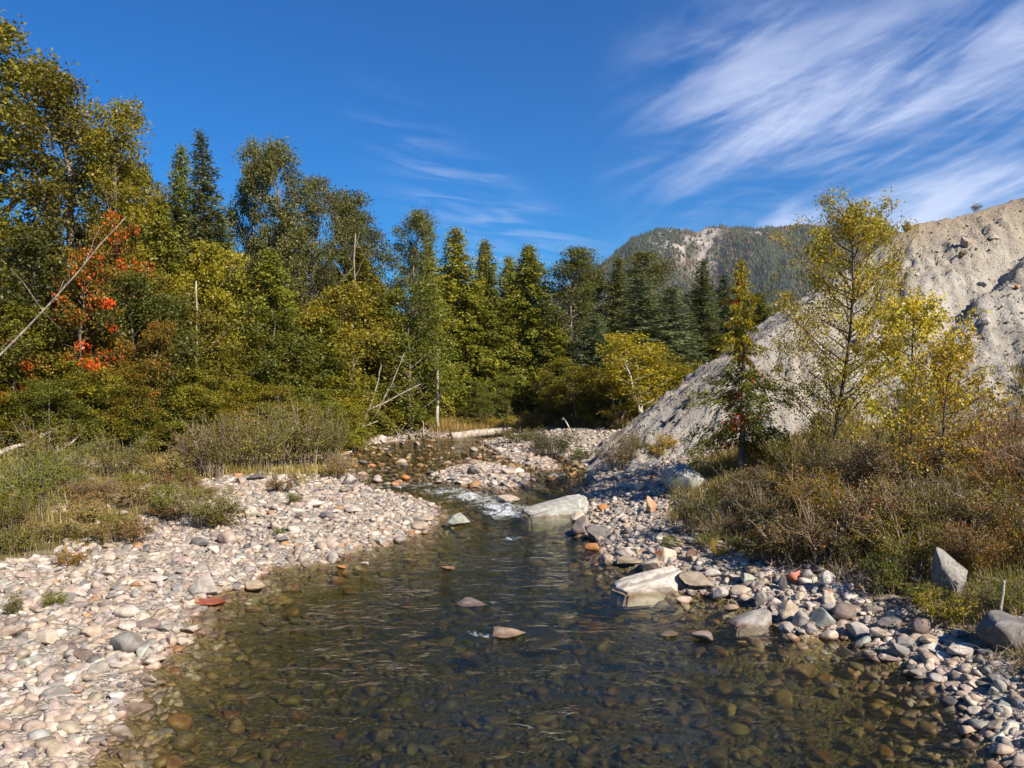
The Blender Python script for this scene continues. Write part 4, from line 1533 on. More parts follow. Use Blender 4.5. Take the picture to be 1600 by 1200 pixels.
PRO = {
    'cotton': [deciduous(100 + i, 16.3, 2.6, 0.22, 50, 4, 92, 0.135, 0.40, 0.22, [0.6, 1.0, 0.95, 0.65, 0.25], 1.25) for i in range(4)],
    'broad': [deciduous(200 + i, 8, 2.3, 0.06, 46, 4, 84, 0.12, 0.32, 0.10, [1.0, 1.05, 0.9, 0.6, 0.25], 0.75, stems=2) for i in range(4)],
    'aspen': [deciduous(300 + i, 6, 1.5, 0.15, 36, 4, 48, 0.10, 0.24, 0.06, [0.8, 1.0, 0.85, 0.55, 0.2], 0.9, stems=3) for i in range(2)],
    'spruce': [conifer(400 + i, 16, 2.5, 0.05, 330, 92, 0.33, 0.075, 0.34, 0.10, 0.19, 0.14, 0.80) for i in range(3)],
    'cedar': [conifer(500 + i, 14, 3.0, 0.03, 340, 100, 0.35, 0.09, 0.50, 0.22, 0.20, 0.60, 0.72, 0.12) for i in range(3)],
    'grand': [conifer(550, 17, 3.6, 0.15, 300, 140, 0.40, 0.10, 0.62, 0.24, 0.34, 0.7, 0.68, 0.10)],
    'sapling': [conifer(600 + i, 4, 1.1, 0.05, 80, 60, 0.30, 0.07, 0.25, 0.2, 0.05, 0.15, 0.9) for i in range(2)],
    'willow': [bush(700 + i, 2.0, 1.3, 30, 42, 0.080, 0.36, 0.1, 0.055) for i in range(3)],
    'low': [bush(720 + i, 0.8, 0.6, 24, 24, 0.055, 0.45, 0.0, 0.05) for i in range(3)],
    'brush': [bush(740 + i, 1.4, 1.1, 34, 19, 0.058, 0.45, 0.2, 0.05, 5) for i in range(3)],
}
BARK = {'cotton': 'bark', 'broad': 'bark', 'aspen': 'palebark', 'spruce': 'darkbark', 'cedar': 'bark', 'grand': 'bark', 'sapling': 'darkbark', 'willow': 'twig', 'low': 'twig', 'brush': 'twig'}
NAMES = {'cotton': ('cottonwood_tree', 'tree'), 'broad': ('broadleaf_tree', 'tree'), 'aspen': ('aspen_tree', 'tree'), 'spruce': ('spruce_tree', 'tree'), 'cedar': ('cedar_tree', 'tree'),
         'grand': ('cedar_tree', 'tree'), 'sapling': ('spruce_sapling', 'tree'), 'willow': ('willow_bush', 'bush'), 'low': ('low_bush', 'bush'), 'brush': ('brush_thicket', 'bush')}


def plant(kind, X, Y, H, W, leaf, label, group, var=0, rz=0.0, lean=(0, 0), bark=None, z=None, name=None):
    tm, cm, H0, W0 = PRO[kind][var % len(PRO[kind])]
    z = float(ground(X, Y)[0]) if z is None else z
    nm, cat = NAMES[kind]
    e = empty(name or nm, (X, Y, z - 0.04 * min(1, H)), (lean[0], lean[1], rz), (W / W0, W / W0, H / H0))
    isb = cat == 'bush'
    link('stem' if isb else 'trunk', tm, MAT[bark or BARK[kind]], e)
    link('leaves' if isb else 'crown', cm, MAT[leaf], e)
    tag(e, label, cat, group)
    return e


def tree_px(kind, u, Y, topv, wpx_, leaf, label, group, **kw):
    X = (u - 800) / F * Y
    z = float(ground(X, Y)[0])
    H = CAMH + (600 - topv) / F * Y - z
    return plant(kind, X, Y, H, wpx_ / F * Y / 2, leaf, label, group, **kw)


FR = 'trees of the forest wall'
#      kind   u     Y   top  width leaf label
TREES = [
    ('cotton', 20, 33, 20, 250, 'olive', 'tallest olive cottonwood at the left edge reaching past the top'),
    ('cotton', 118, 32, 95, 190, 'olive', 'olive cottonwood second from the left edge, top thinning against the sky'),
    ('cotton', 198, 33, 178, 140, 'yellowgreen', 'yellow olive tree with a pointed top left of the dark spruce'),
    ('cotton', 235, 37, 232, 120, 'olive', 'shorter olive tree just right of the yellow olive pointed tree'),
    ('cedar', 283, 40, 222, 90, 'cedardark', 'slim olive conifer just left of the dark spire spruce'),
    ('spruce', 312, 37, 198, 120, 'spruce', 'dark spire topped spruce rising above the left forest'),
    ('cotton', 363, 42, 208, 90, 'cotton', 'pale grey green cottonwood right of the dark spire spruce'),
    ('cotton', 432, 42, 216, 112, 'cotton', 'largest rounded cottonwood of the middle left skyline'),
    ('cotton', 484, 42, 268, 100, 'cotton', 'cottonwood shoulder right of the largest rounded cottonwood'),
    ('cotton', 525, 44, 305, 80, 'cotton', 'narrow cottonwood ending in a loose tuft above the bare snag'),
    ('cotton', 606, 47, 300, 120, 'cotton', 'airy cottonwood with pale trunk standing alone against the sky'),
    ('cotton', 636, 48, 312, 90, 'cotton', 'right hand stem of the airy cottonwood against the sky'),
    ('cedar', 668, 50, 370, 70, 'cedar', 'small pointed cedar right of the airy cottonwood'),
    ('cedar', 712, 52, 352, 120, 'cedar', 'broad olive cedar peak left of the far log'),
    ('cedar', 757, 54, 372, 90, 'cedar', 'pointed olive cedar over the left end of the far log'),
    ('cedar', 795, 58, 398, 80, 'cedar', 'slim cedar behind the great drooping cedar'),
    ('grand', 826, 53, 380, 150, 'cedar', 'great drooping cedar with a flared grey trunk on the far bank'),
    ('cotton', 885, 57, 386, 110, 'cotton', 'grey green rounded tree right of the great drooping cedar'),
    ('cotton', 915, 58, 398, 90, 'cotton', 'right half of the rounded grey green pair under the mountain shoulder'),
    ('spruce', 966, 58, 398, 90, 'spruce', 'dark spruce where the mountain slope begins'),
    ('cotton', 1012, 60, 388, 110, 'cotton', 'grey green tree rising in front of the rocky peak'),
    ('spruce', 1000, 51, 425, 150, 'bluespruce', 'large bluish spruce behind the golden aspens'),
    ('spruce', 1048, 52, 445, 130, 'bluespruce', 'bluish spruce to the right of the golden aspens'),
    ('spruce', 1098, 56, 402, 95, 'spruce', 'dark spruce with a brown tip left of the flagged cedar'),
    ('spruce', 1132, 58, 425, 90, 'bluespruce', 'bluish spruce behind the flagged cedar top'),
    ('cedar', 1185, 58, 455, 90, 'cedardark', 'olive conifer right of the flagged cedar top'),
    ('cedar', 1215, 62, 480, 70, 'cedardark', 'low olive conifer behind the ridge of the slope'),
    ('spruce', 930, 49, 490, 110, 'bluespruce', 'pale bluish young spruce in the centre of the far trees'),
    ('cedar', 868, 50, 500, 90, 'cedar', 'yellow olive conifer between drooping cedar and bluish spruce'),
    # second rank, lower
    ('cedar', 250, 35, 300, 110, 'cedar', 'olive cedar below the dark spire spruce'),
    ('broad', 310, 35, 372, 150, 'yellowgreen', 'yellow green broadleaf under the spire spruce'),
    ('spruce', 345, 38, 330, 120, 'spruce', 'dark spruce in front of the pale cottonwood'),
    ('broad', 60, 30, 380, 190, 'darkgreen', 'dark green broadleaf behind the leaning dead trunk'),
    ('broad', 235, 31, 425, 150, 'darkgreen', 'dark shady broadleaf right of the red vine tree'),
    ('broad', 300, 33, 440, 150, 'olive', 'olive broadleaf in the middle height of the left forest'),
    ('cedar', 370, 38, 420, 130, 'cedar', 'olive cedar under the largest cottonwood'),
    ('cedar', 420, 38, 385, 120, 'cedar', 'olive cedar crown below the rounded cottonwood'),
    ('broad', 490, 39, 430, 160, 'yellowgreen', 'yellow green broadleaf left of the bare snag'),
    ('cedar', 560, 44, 380, 120, 'cedar', 'olive cedar directly behind the bare snag'),
    ('broad', 440, 36, 470, 150, 'green', 'fresh green broadleaf at the middle of the forest wall'),
    ('broad', 375, 36, 500, 130, 'yellowgreen', 'broadleaf with orange leaves in the middle of the left forest'),
    ('cedar', 510, 38, 490, 120, 'cedar', 'orange flecked cedar above the willow thicket'),
    ('cedar', 585, 46, 430, 110, 'cedar', 'olive cedar right of the bare snag'),
    ('broad', 640, 46, 440, 150, 'green', 'round grey green broadleaf above the leaning birch poles'),
    ('cedar', 690, 49, 430, 110, 'cedar', 'olive cedar above the pale birch trunk'),
    ('cedar', 735, 50, 440, 110, 'cedar', 'olive cedar wall left of the little far tree'),
    ('cedar', 775, 52, 460, 90, 'cedardark', 'shaded cedar left of the great drooping cedar'),
    ('cedar', 620, 47.5, 510, 100, 'cedar', 'middle sized olive cedar behind the leaning birch poles'),
    ('cedar', 560, 45, 520, 100, 'cedar', 'olive cedar above the fallen birch poles'),
    ('cedar', 455, 36, 530, 110, 'cedar', 'low olive cedar behind the willow thicket'),
    ('cedar', 500, 37, 580, 90, 'cedar', 'small cedar at the right end of the willow thicket'),
    ('cedar', 340, 34, 540, 100, 'cedar', 'low yellow green cedar at the left forest edge'),
    ('cedar', 290, 32, 560, 100, 'cedar', 'low cedar with orange tips at the left forest edge'),
    ('red_', 115, 29, 400, 130, 'red', 'tree hung with bright red orange leaves on the left'),
    ('red_', 175, 31, 345, 110, 'red', 'taller red leaved tree behind the leaning dead trunk'),
    ('red_', 45, 28, 520, 110, 'red', 'low red orange leaved tree at the left edge'),
    ('broad', 200, 29.5, 500, 90, 'rust', 'rusty brown leaved tree above the root tangle'),
    ('broad', 20, 28, 470, 150, 'olive', 'olive broadleaf at the left edge under the tall cottonwoods'),
    ('broad', 150, 29, 560, 110, 'yellowgreen', 'low yellow green tree just left of the root tangle'),
    ('cedar', 240, 30.5, 540, 80, 'cedardark', 'dark low cedar right of the root tangle'),
    ('broad', 75, 27, 575, 120, 'green', 'green low broadleaf left of the root tangle'),
    ('aspen', 1005, 43, 510, 125, 'gold', 'golden yellow aspen clump with pale stems beside the slope'),
    ('aspen', 965, 44, 565, 80, 'gold', 'smaller golden aspen left of the golden clump'),
    ('broad', 1045, 46, 540, 110, 'yellowgreen', 'yellow green broadleaf between golden aspens and slope'),
    ('broad', 905, 47, 560, 100, 'yellowgreen', 'yellow green broadleaf over the dark bank bush'),
    ('broad', 870, 47, 580, 80, 'olive', 'olive sapling clump right of the drooping cedar trunk'),
    ('sapling', 945, 45, 600, 60, 'spruce', 'dark small spruce left of the golden aspens'),
    ('sapling', 785, 50, 605, 42, 'spruce', 'small round spruce at the far meadow edge'),
    ('broad', 752, 50, 585, 62, 'green', 'little bright green tree with a thin trunk on the far meadow'),
    ('broad', 700, 48, 590, 70, 'yellowgreen', 'yellow green young tree beside the pale birch trunk'),
    ('broad', 655, 49, 590, 80, 'yellowgreen', 'yellow green young tree over the undercut far bank'),
    ('cedar', 612, 48, 590, 70, 'cedar', 'low olive cedar behind the fallen birch poles'),
    ('broad', 1080, 50, 560, 90, 'olive', 'olive broadleaf just behind the ridge of the slope'),
    ('cedar', 1120, 52, 520, 90, 'cedardark', 'dark conifer behind the ridge of the slope'),
    ('cedar', 525, 40, 580, 90, 'cedar', 'low olive cedar at the left bank bend'),
    ('broad', 400, 34, 590, 120, 'yellowgreen', 'low yellow green bush tree above the willow thicket'),
]
PRO['red_'] = [deciduous(350 + i, 8, 2.2, 0.10, 40, 4, 64, 0.125, 0.26, 0.09, [0.9, 1.0, 0.9, 0.6, 0.25], 0.75, flagclump=0.68) for i in range(2)]
BARK['red_'] = 'bark'
NAMES['red_'] = ('maple_tree', 'tree')
for i, (k, u, Y, tv, w, lf, lab) in enumerate(TREES):
    if 680 < u < 880 and k != 'sapling' and not lab.startswith('little'):
        Y = max(Y + 3.5, 55)
    bk = 'palebark' if lab.startswith('airy') or 'pale' in lab and k == 'cotton' else None
    tree_px(k, u, Y, tv, w * {'cedar': 1.6, 'spruce': 1.5}.get(k, 1.15), lf, lab, FR, var=i * 7 + 3, rz=(i * 2.13) % 6.28, bark=bk)

# deeper ranks of the forest, mostly hidden
r = np.random.RandomState(909)
FILL = [('cedar', 'cedardark', 'shaded cedar deep in the forest behind the front trees'), ('spruce', 'spruce', 'dark spruce deep in the forest behind the front trees'),
        ('broad', 'darkgreen', 'dark broadleaf deep in the forest behind the front trees')]
for i in range(46):
    u = r.uniform(-60, 1190)
    Y = np.interp(u, [0, 300, 600, 900, 1200], [37, 44, 54, 60, 64]) + r.uniform(0, 7)
    sky = np.interp(u, [0, 200, 312, 440, 530, 560, 640, 700, 830, 890, 960, 1100, 1200], [150, 250, 290, 300, 390, 430, 390, 420, 440, 450, 460, 470, 520])
    k, lf, lab = FILL[i % 3]
    tree_px(k, u, Y, sky + r.uniform(20, 150), r.uniform(90, 150), lf, lab, 'inner forest trees', var=i, rz=r.uniform(0, 6.28))
# undergrowth along the forest foot
UNDER = [('olive', 'olive'), ('green', 'green'), ('yellowgreen', 'yellow green'), ('rust', 'rusty'), ('darkgreen', 'dark green'), ('cedar', 'olive brown')]
UPOS = [(r.uniform(0, 1), i) for i in range(40)]
for i in range(44):
    u = -30 + i * 26.5 + r.uniform(-8, 8)
    if 715 < u < 850:
        continue
    Y = np.interp(u, [0, 200, 300, 500, 560, 620, 720, 860, 900, 1000, 1110], [28, 29, 31, 34.5, 42, 48.5, 52, 50, 47.5, 45.5, 47]) + r.uniform(-0.6, 1.4)
    lf, wd = UNDER[r.choice(6, p=[.2, .24, .28, .06, .12, .10])]
    where = 'left forest edge' if u < 330 else 'willow thicket' if u < 540 else 'fallen birch poles' if u < 715 else 'dark bank bush' if u < 960 else 'golden aspens'
    X = (u - 800) / F * Y
    plant('broad', X, Y, r.uniform(1.6, 3.6) * (0.8 if 540 < u < 715 else 1), r.uniform(1.1, 1.8) * (0.75 if 540 < u < 715 else 1), lf, f'{wd} undergrowth bush at the forest foot by the {where}', 'undergrowth along the forest foot', var=i, rz=r.uniform(0, 6.28), name='undergrowth_bush')

# ---- the three young trees on the right bank
def young_birch(seed, H, W, nl, leaves, leaf, cb, name, X, Y, mat, bark, label, top_sparse=True, gap=0.0):
    r = np.random.RandomState(seed)
    K = 10
    t = np.linspace(0, 1, K)
    path = np.stack([0.02 * H * np.sin(t * 5 + seed) + 0.04 * H * t, 0.02 * H * np.sin(t * 4 + 1), t * H], 1)
    rad = 0.055 * H / 6 * (1 - t) ** 0.8 + 0.006
    trunk = tubes(path[None], rad[None], 8)
    P, Rd, C = [], [], []
    s = np.linspace(0, 1, 6)
    for i in range(nl):
        tt = cb + (0.93 - cb) * (i + r.rand()) / nl
        f = (tt - cb) / (1 - cb)
        az = i * GOLDEN + r.uniform(-0.4, 0.4)
        L = W * np.interp(f, [0, 0.2, 0.5, 0.75, 1], [0.75, 1.0, 0.95, 0.62, 0.22]) * r.uniform(0.65, 1.15)
        d = np.array([math.cos(az), math.sin(az), r.uniform(0.35, 0.9)])
        d /= np.linalg.norm(d)
        p0 = np.array([np.interp(tt, t, path[:, k]) for k in range(3)])
        lp = p0 + d * s[:, None] * L + np.array([0, 0, 0.18]) * s[:, None] ** 2 * L + np.cumsum(r.normal(0, 0.02 * L, (6, 3)), 0)
        P.append(lp)
        Rd.append(0.018 * H / 6 * (1 - 0.85 * s) + 0.002)
        for q in range(7):
            sp = r.uniform(0.25, 1.0)
            bp = np.array([np.interp(sp, s, lp[:, k]) for k in range(3)])
            bd = unit((d * 0.7 + rand_unit(r, 1)[0])[None])[0]
            bl = L * r.uniform(0.18, 0.42)
            tp = bp + bd * s[:, None] * bl + np.array([0, 0, -0.1]) * s[:, None] ** 2 * bl
            P.append(tp)
            Rd.append(0.004 * (1 - 0.7 * s) + 0.001)
            C.append(tp)
        C.append(lp)
    for q in range(9):   # leader shoots
        bp = path[-1] - np.array([0, 0, r.uniform(0, 0.16) * H])
        bd = unit(np.array([r.normal(0, 0.5), r.normal(0, 0.5), 1.0])[None])[0]
        tp = bp + bd * s[:, None] * H * r.uniform(0.05, 0.13)
        P.append(tp)
        Rd.append(0.004 * (1 - 0.7 * s) + 0.001)
        C.append(tp)
    lw = tubes(np.array(P), np.array(Rd), 4)
    C = np.array(C)
    idx = r.randint(0, len(C), leaves)
    f = r.uniform(0.2, 1.0, leaves) * 4.999
    k = f.astype(int)
    c = C[idx, k] * (1 - (f - k))[:, None] + C[idx, k + 1] * (f - k)[:, None]
    c = c + r.normal(0, 0.028 * W + 0.02, (leaves, 3))
    sz = leaf * r.uniform(0.7, 1.3, leaves)
    d = unit(rand_unit(r, leaves) * 0.8 + np.array([0, 0, -0.75]))
    v, q = leaf_quads(c, d, rand_unit(r, leaves), sz, sz * 0.62)
    cl = r.rand(len(C))
    low = np.clip(1 - c[:, 2] / H, 0, 1)
    tint = np.stack([r.rand(leaves), cl[idx], np.clip(r.rand(leaves) * 0.8 + 0.2 * cl[idx], 0, 1)], 1)
    e = empty(name, (X, Y, float(ground(X, Y)[0]) - 0.05))
    link('trunk', make_mesh('young_trunk', *trunk[:1], quads=trunk[1], smooth=True), MAT[bark], e)
    link('limbs', make_mesh('young_limbs', lw[0], quads=lw[1], smooth=True), MAT[bark], e)
    link('crown', make_mesh('young_crown', v, quads=q, attrs={'tint': np.repeat(tint, 4, 0)}), MAT[mat], e)
    tag(e, label, 'tree', 'young trees on the right bank')


def px_base(u, v):
    X, Y, Z = hit(u, v)
    return X, Y, Z


bx, by, bz = px_base(1313, 722)
young_birch(5, CAMH + (600 - 314) / F * by - bz, 146 / F * by, 60, 28000, 0.060, 0.07, 'birch_tree', bx, by, 'birch', 'darkbark', 'tallest young yellow green birch in front of the pale slope')
bx, by, bz = px_base(1474, 795)
young_birch(8, CAMH + (600 - 530) / F * by - bz, 106 / F * by, 32, 5000, 0.055, 0.10, 'birch_tree', bx, by, 'birchgold', 'darkbark', 'small golden leaved birch among the right bank bushes')
bx, by, bz = px_base(1420, 735)
young_birch(13, CAMH + (600 - 470) / F * by - bz, 108 / F * by, 34, 6500, 0.072, 0.16, 'birch_tree', bx, by, 'birch', 'darkbark', 'yellowing birch between the tall birch and the golden birch')
PRO['flagged'] = [conifer(650, 5.6, 1.35, 0.15, 44, 170, 0.17, 0.030, 0.55, 0.40, 0.06, 0.8, 0.38, 0.42, tmax=0.50)]
PRO['cedartop'] = [conifer(655, 3.0, 0.95, 0.03, 60, 110, 0.20, 0.035, 0.45, 0.4, 0.03, 0.8, 0.70, 0.32)]
BARK['flagged'] = 'bark'
NAMES['flagged'] = ('cedar_tree', 'tree')
bx, by, bz = px_base(1159, 745)
Hc = CAMH + (600 - 408) / F * by - bz
ce = plant('flagged', bx, by, Hc, 1.75, 'cedarflag', 'thin young cedar flagged with red sprays in front of the slope', 'young trees on the right bank', rz=0.6)
tm, cm, H0, W0 = PRO['cedartop'][0]
cp = link('crown', cm, MAT['cedaryellow'], ce, loc=(0, 0, 5.6 * 0.53), scale=(0.62, 0.62, 5.6 * 0.49 / 3.0))
cp['label'] = 'bright yellow green upper crown'
# ------------------------------------------------------------------ bushes, grass and dead wood
r = np.random.RandomState(1234)


def bush_px(kind, u, v, hpx, wpx_, leaf, label, group, var=0, name=None):
    X, Y, Z = hit(u, v)
    return plant(kind, X, Y, hpx / F * Y, wpx_ / F * Y / 2, leaf, label, group, var=var, rz=(u * 0.37) % 6.28, z=Z, name=name)


LB = 'bushes on the left bank'
BUSHES_L = [
    ('willow', 330, 745, 95, 120, 'willow', 'olive willow at the left end of the bend thicket'), ('willow', 400, 735, 100, 130, 'willow', 'tall willow left of centre in the bend thicket'),
    ('willow', 470, 730, 110, 130, 'willow', 'tallest willow in the middle of the bend thicket'), ('willow', 515, 728, 85, 90, 'willow', 'willow at the river end of the bend thicket'),
    ('brush', 360, 730, 80, 130, 'dry', 'brown dry brush inside the bend thicket'), ('brush', 300, 735, 60, 110, 'dry', 'brown dry brush left of the bend thicket'),
    ('low', 525, 748, 30, 50, 'grass', 'pale dry tuft hanging over the rapids'), ('brush', 535, 745, 40, 50, 'dry', 'grey dry brush beside the rapids'),
    ('willow', 320, 822, 70, 110, 'willow', 'round olive willow standing forward on the gravel'), ('low', 345, 825, 45, 80, 'willow', 'low willow right of the round forward willow'),
    ('low', 258, 812, 60, 60, 'green', 'green low bush left of the round forward willow'), ('low', 215, 790, 40, 80, 'grass', 'yellowed low bush behind the green low bush'),
    ('willow', 50, 800, 95, 150, 'green', 'large green bush near the left edge'), ('willow', 105, 765, 80, 110, 'green', 'green bush right of the large left edge bush'),
    ('willow', 5, 830, 70, 120, 'olive', 'olive brown bush at the left picture edge'), ('low', 90, 845, 36, 100, 'grass', 'low tan bush in front of the large left edge bush'),
    ('low', 170, 848, 36, 80, 'grass', 'low yellowed bush at the grass edge above the stones'), ('low', 30, 862, 40, 100, 'willow', 'low olive bush at the stones near the left edge'),
    ('brush', 150, 780, 36, 100, 'dry', 'brown dry brush in the left meadow'), ('low', 210, 850, 40, 70, 'dry', 'small brown bush on the upper stones'),
    ('willow', 185, 745, 70, 110, 'willow', 'olive bush right below the root tangle'), ('low', 250, 745, 40, 110, 'grass', 'yellowed bush right of the root tangle'),
    ('willow', 70, 745, 90, 130, 'yellowgreen', 'yellow green bush left below the root tangle'), ('low', 20, 960, 30, 40, 'willow', 'small weedy plant in the stones at the left edge'),
    ('low', 85, 950, 26, 46, 'green', 'small green weed among the lower left stones'), ('low', 110, 885, 26, 60, 'rust', 'small rusty weed at the top of the stones'),
    ('low', 440, 770, 26, 60, 'dry', 'straw coloured tuft on the gravel below the thicket'), ('low', 460, 790, 22, 34, 'green', 'small green tuft on the gravel spit'),
    ('low', 436, 838, 14, 26, 'green', 'bright green moss tuft beside the dark stone'), ('low', 280, 770, 30, 90, 'dry', 'brown bush at the middle of the left meadow'),
    ('low', 130, 815, 34, 90, 'grass', 'tan yellow low bush in the left meadow'), ('willow', 560, 690, 35, 50, 'willow', 'small willow on the far left shore'),
]
for i, (k, u, v, h, w, lf, lab) in enumerate(BUSHES_L):
    bush_px(k, u, v, h, w, lf, lab, LB, i)
RB = 'bushes on the right bank'
BUSHES_R = [
    ('willow', 1085, 830, 75, 90, 'darkgreen', 'dark green bush hanging over the right gravel'), ('brush', 1120, 845, 45, 90, 'brushy', 'bare twiggy brush right of the dark green bush'),
    ('brush', 1165, 805, 70, 110, 'brushy', 'tall bare brush at the foot of the flagged cedar'), ('low', 1050, 858, 22, 34, 'green', 'small green plant on the right gravel'),
    ('low', 1105, 858, 26, 44, 'green', 'green plant under the twiggy brush'), ('low', 1125, 872, 24, 34, 'gold', 'yellow leaved small plant on the right gravel'),
    ('low', 1185, 880, 52, 52, 'yellowgreen', 'upright yellow green plant at the gravel edge'), ('low', 1150, 866, 30, 36, 'green', 'green sprig left of the upright plant'),
    ('brush', 1230, 880, 80, 130, 'brushy', 'brown brush above the reddish stone'), ('brush', 1290, 880, 100, 150, 'dry', 'brown thicket in the middle of the right bank'),
    ('willow', 1250, 830, 100, 130, 'rust', 'rusty leaved bush right of the flagged cedar'), ('willow', 1320, 840, 100, 140, 'olive', 'olive bush under the tall birch'),
    ('brush', 1205, 835, 80, 110, 'brushy', 'grey brush between flagged cedar and rusty bush'), ('brush', 1370, 860, 110, 150, 'dry', 'brown brush left of the big upright boulder'),
    ('low', 1385, 925, 60, 80, 'green', 'green bush on the stones left of the big upright boulder'), ('low', 1470, 975, 56, 90, 'yellowgreen', 'yellow green bush right below the big upright boulder'),
    ('low', 1440, 950, 40, 60, 'green', 'small green bush left below the big upright boulder'), ('willow', 1420, 890, 90, 130, 'olive', 'olive bush behind the big upright boulder'),
    ('willow', 1530, 900, 80, 130, 'rust', 'red tinged bush right of the big upright boulder'), ('willow', 1580, 860, 90, 130, 'rust', 'rusty bush at the right edge'),
    ('brush', 1520, 850, 100, 150, 'dry', 'brown brush behind the golden birch'), ('brush', 1450, 830, 100, 150, 'brushy', 'grey brown brush around the golden birch stem'),
    ('willow', 1580, 960, 70, 120, 'green', 'green bush hanging over the huge dark boulder'), ('brush', 1590, 790, 120, 150, 'dry', 'dry reddish brush at the right edge below the slope'),
    ('brush', 1520, 760, 110, 160, 'dry', 'dry brush at the foot of the slope right of the golden birch'), ('brush', 1400, 770, 90, 150, 'brushy', 'dry brush between the birches'),
    ('brush', 1340, 770, 80, 140, 'dry', 'dry brush under the tall birch stem'), ('brush', 1265, 775, 45, 110, 'brushy', 'dry brush right of the flagged cedar stem'),
    ('low', 1290, 720, 30, 90, 'dry', 'dry grass tuft behind the tall birch stem'), ('brush', 1580, 700, 70, 140, 'dry', 'brown brush at the toe of the slope on the right edge'),
    ('brush', 1490, 715, 60, 130, 'dry', 'brown brush at the toe of the slope behind the golden birch'), ('low', 1030, 715, 20, 40, 'gold', 'ochre plant on the lower slope'),
    ('low', 1043, 700, 20, 40, 'gold', 'second ochre plant higher on the lower slope'), ('low', 1005, 705, 14, 26, 'willow', 'small olive plant on the tip of the slope'),
    ('low', 1475, 334, 12, 10, 'green', 'tiny green shrub on the slope crest'), ('brush', 1500, 336, 14, 30, 'brushy', 'bare twigs on the slope crest'),
    ('brush', 1525, 333, 12, 20, 'brushy', 'small bare twigs near the crest dip'), ('brush', 965, 735, 45, 70, 'brushy', 'grey brush at the mouth of the side channel'),
    ('willow', 870, 715, 45, 70, 'darkgreen', 'dark bank bush leaning over the side channel'), ('willow', 845, 712, 40, 50, 'darkgreen', 'dark bush left of the bank bush over the side channel'),
    ('low', 905, 722, 22, 40, 'green', 'green tuft right of the side channel bush'), ('brush', 985, 715, 50, 60, 'brushy', 'bare brush under the golden aspens'),
    ('low', 810, 690, 22, 80, 'willow', 'grey green low bush on the far gravel point'), ('low', 840, 670, 26, 60, 'rust', 'rusty low bush on the far mound'),
    ('low', 780, 668, 16, 60, 'gold', 'ochre low bush on the far meadow'), ('low', 735, 668, 18, 60, 'yellowgreen', 'yellow green low bush on the far meadow'),
    ('low', 730, 660, 18, 50, 'rust', 'rusty fern patch behind the far meadow'), ('willow', 611, 682, 44, 16, 'red', 'narrow rusty red shrub on the undercut bank'),
]
MAT['brushy'] = leaf_mat('sparse_brush_leaves', (0.08, 0.075, 0.02), (0.20, 0.14, 0.05), (0.24, 0.1, 0.03), 0.15)
for i, (k, u, v, h, w, lf, lab) in enumerate(BUSHES_R):
    bush_px(k, u, v, h, w * 1.1, lf, lab, RB if u > 1000 else 'bushes on the far bank', i)
# filler thicket on the right bank, many alike
for i in range(46):
    u, v = r.uniform(1180, 1680), r.uniform(725, 900)
    X, Y, Z = hit(u, v)
    if not inside(np.array([[X, Y]]), VEG_R)[0]:
        continue
    k = ['brush', 'willow', 'low', 'brush'][i % 4]
    lf = ['dry', 'olive', 'willow', 'brushy', 'rust', 'yellowgreen', 'green'][r.randint(7)]
    cw = {'dry': 'straw brown', 'olive': 'olive', 'willow': 'olive green', 'brushy': 'grey twiggy', 'rust': 'rusty red', 'yellowgreen': 'yellow green', 'green': 'green'}[lf]
    rel = 'below the tall birch' if u < 1390 else 'around the golden birch' if u < 1530 else 'at the right edge'
    plant(k, X, Y, {'brush': 0.9, 'willow': 0.95, 'low': 0.6}[k] * r.uniform(0.7, 1.2), r.uniform(0.5, 0.9), lf, f'{cw} bush in the dense right bank thicket {rel}', 'right bank thicket bushes', var=i, rz=r.uniform(0, 6.28), z=Z)
for i in range(15):
    u, v = r.uniform(-40, 320), r.uniform(735, 845)
    X, Y, Z = hit(u, v)
    lf = ['willow', 'dry', 'grass', 'grass', 'olive'][r.randint(5)]
    cw = {'dry': 'straw brown', 'olive': 'olive', 'willow': 'olive green', 'green': 'green', 'grass': 'yellowed'}[lf]
    rel = 'near the left edge' if u < 130 else 'before the root tangle' if u < 230 else 'by the forward willow'
    plant('low', X, Y, r.uniform(0.25, 0.5), r.uniform(0.4, 0.8), lf, f'{cw} low bush in the left meadow {rel}', 'left meadow low bushes', var=i, rz=r.uniform(0, 6.28), z=Z)


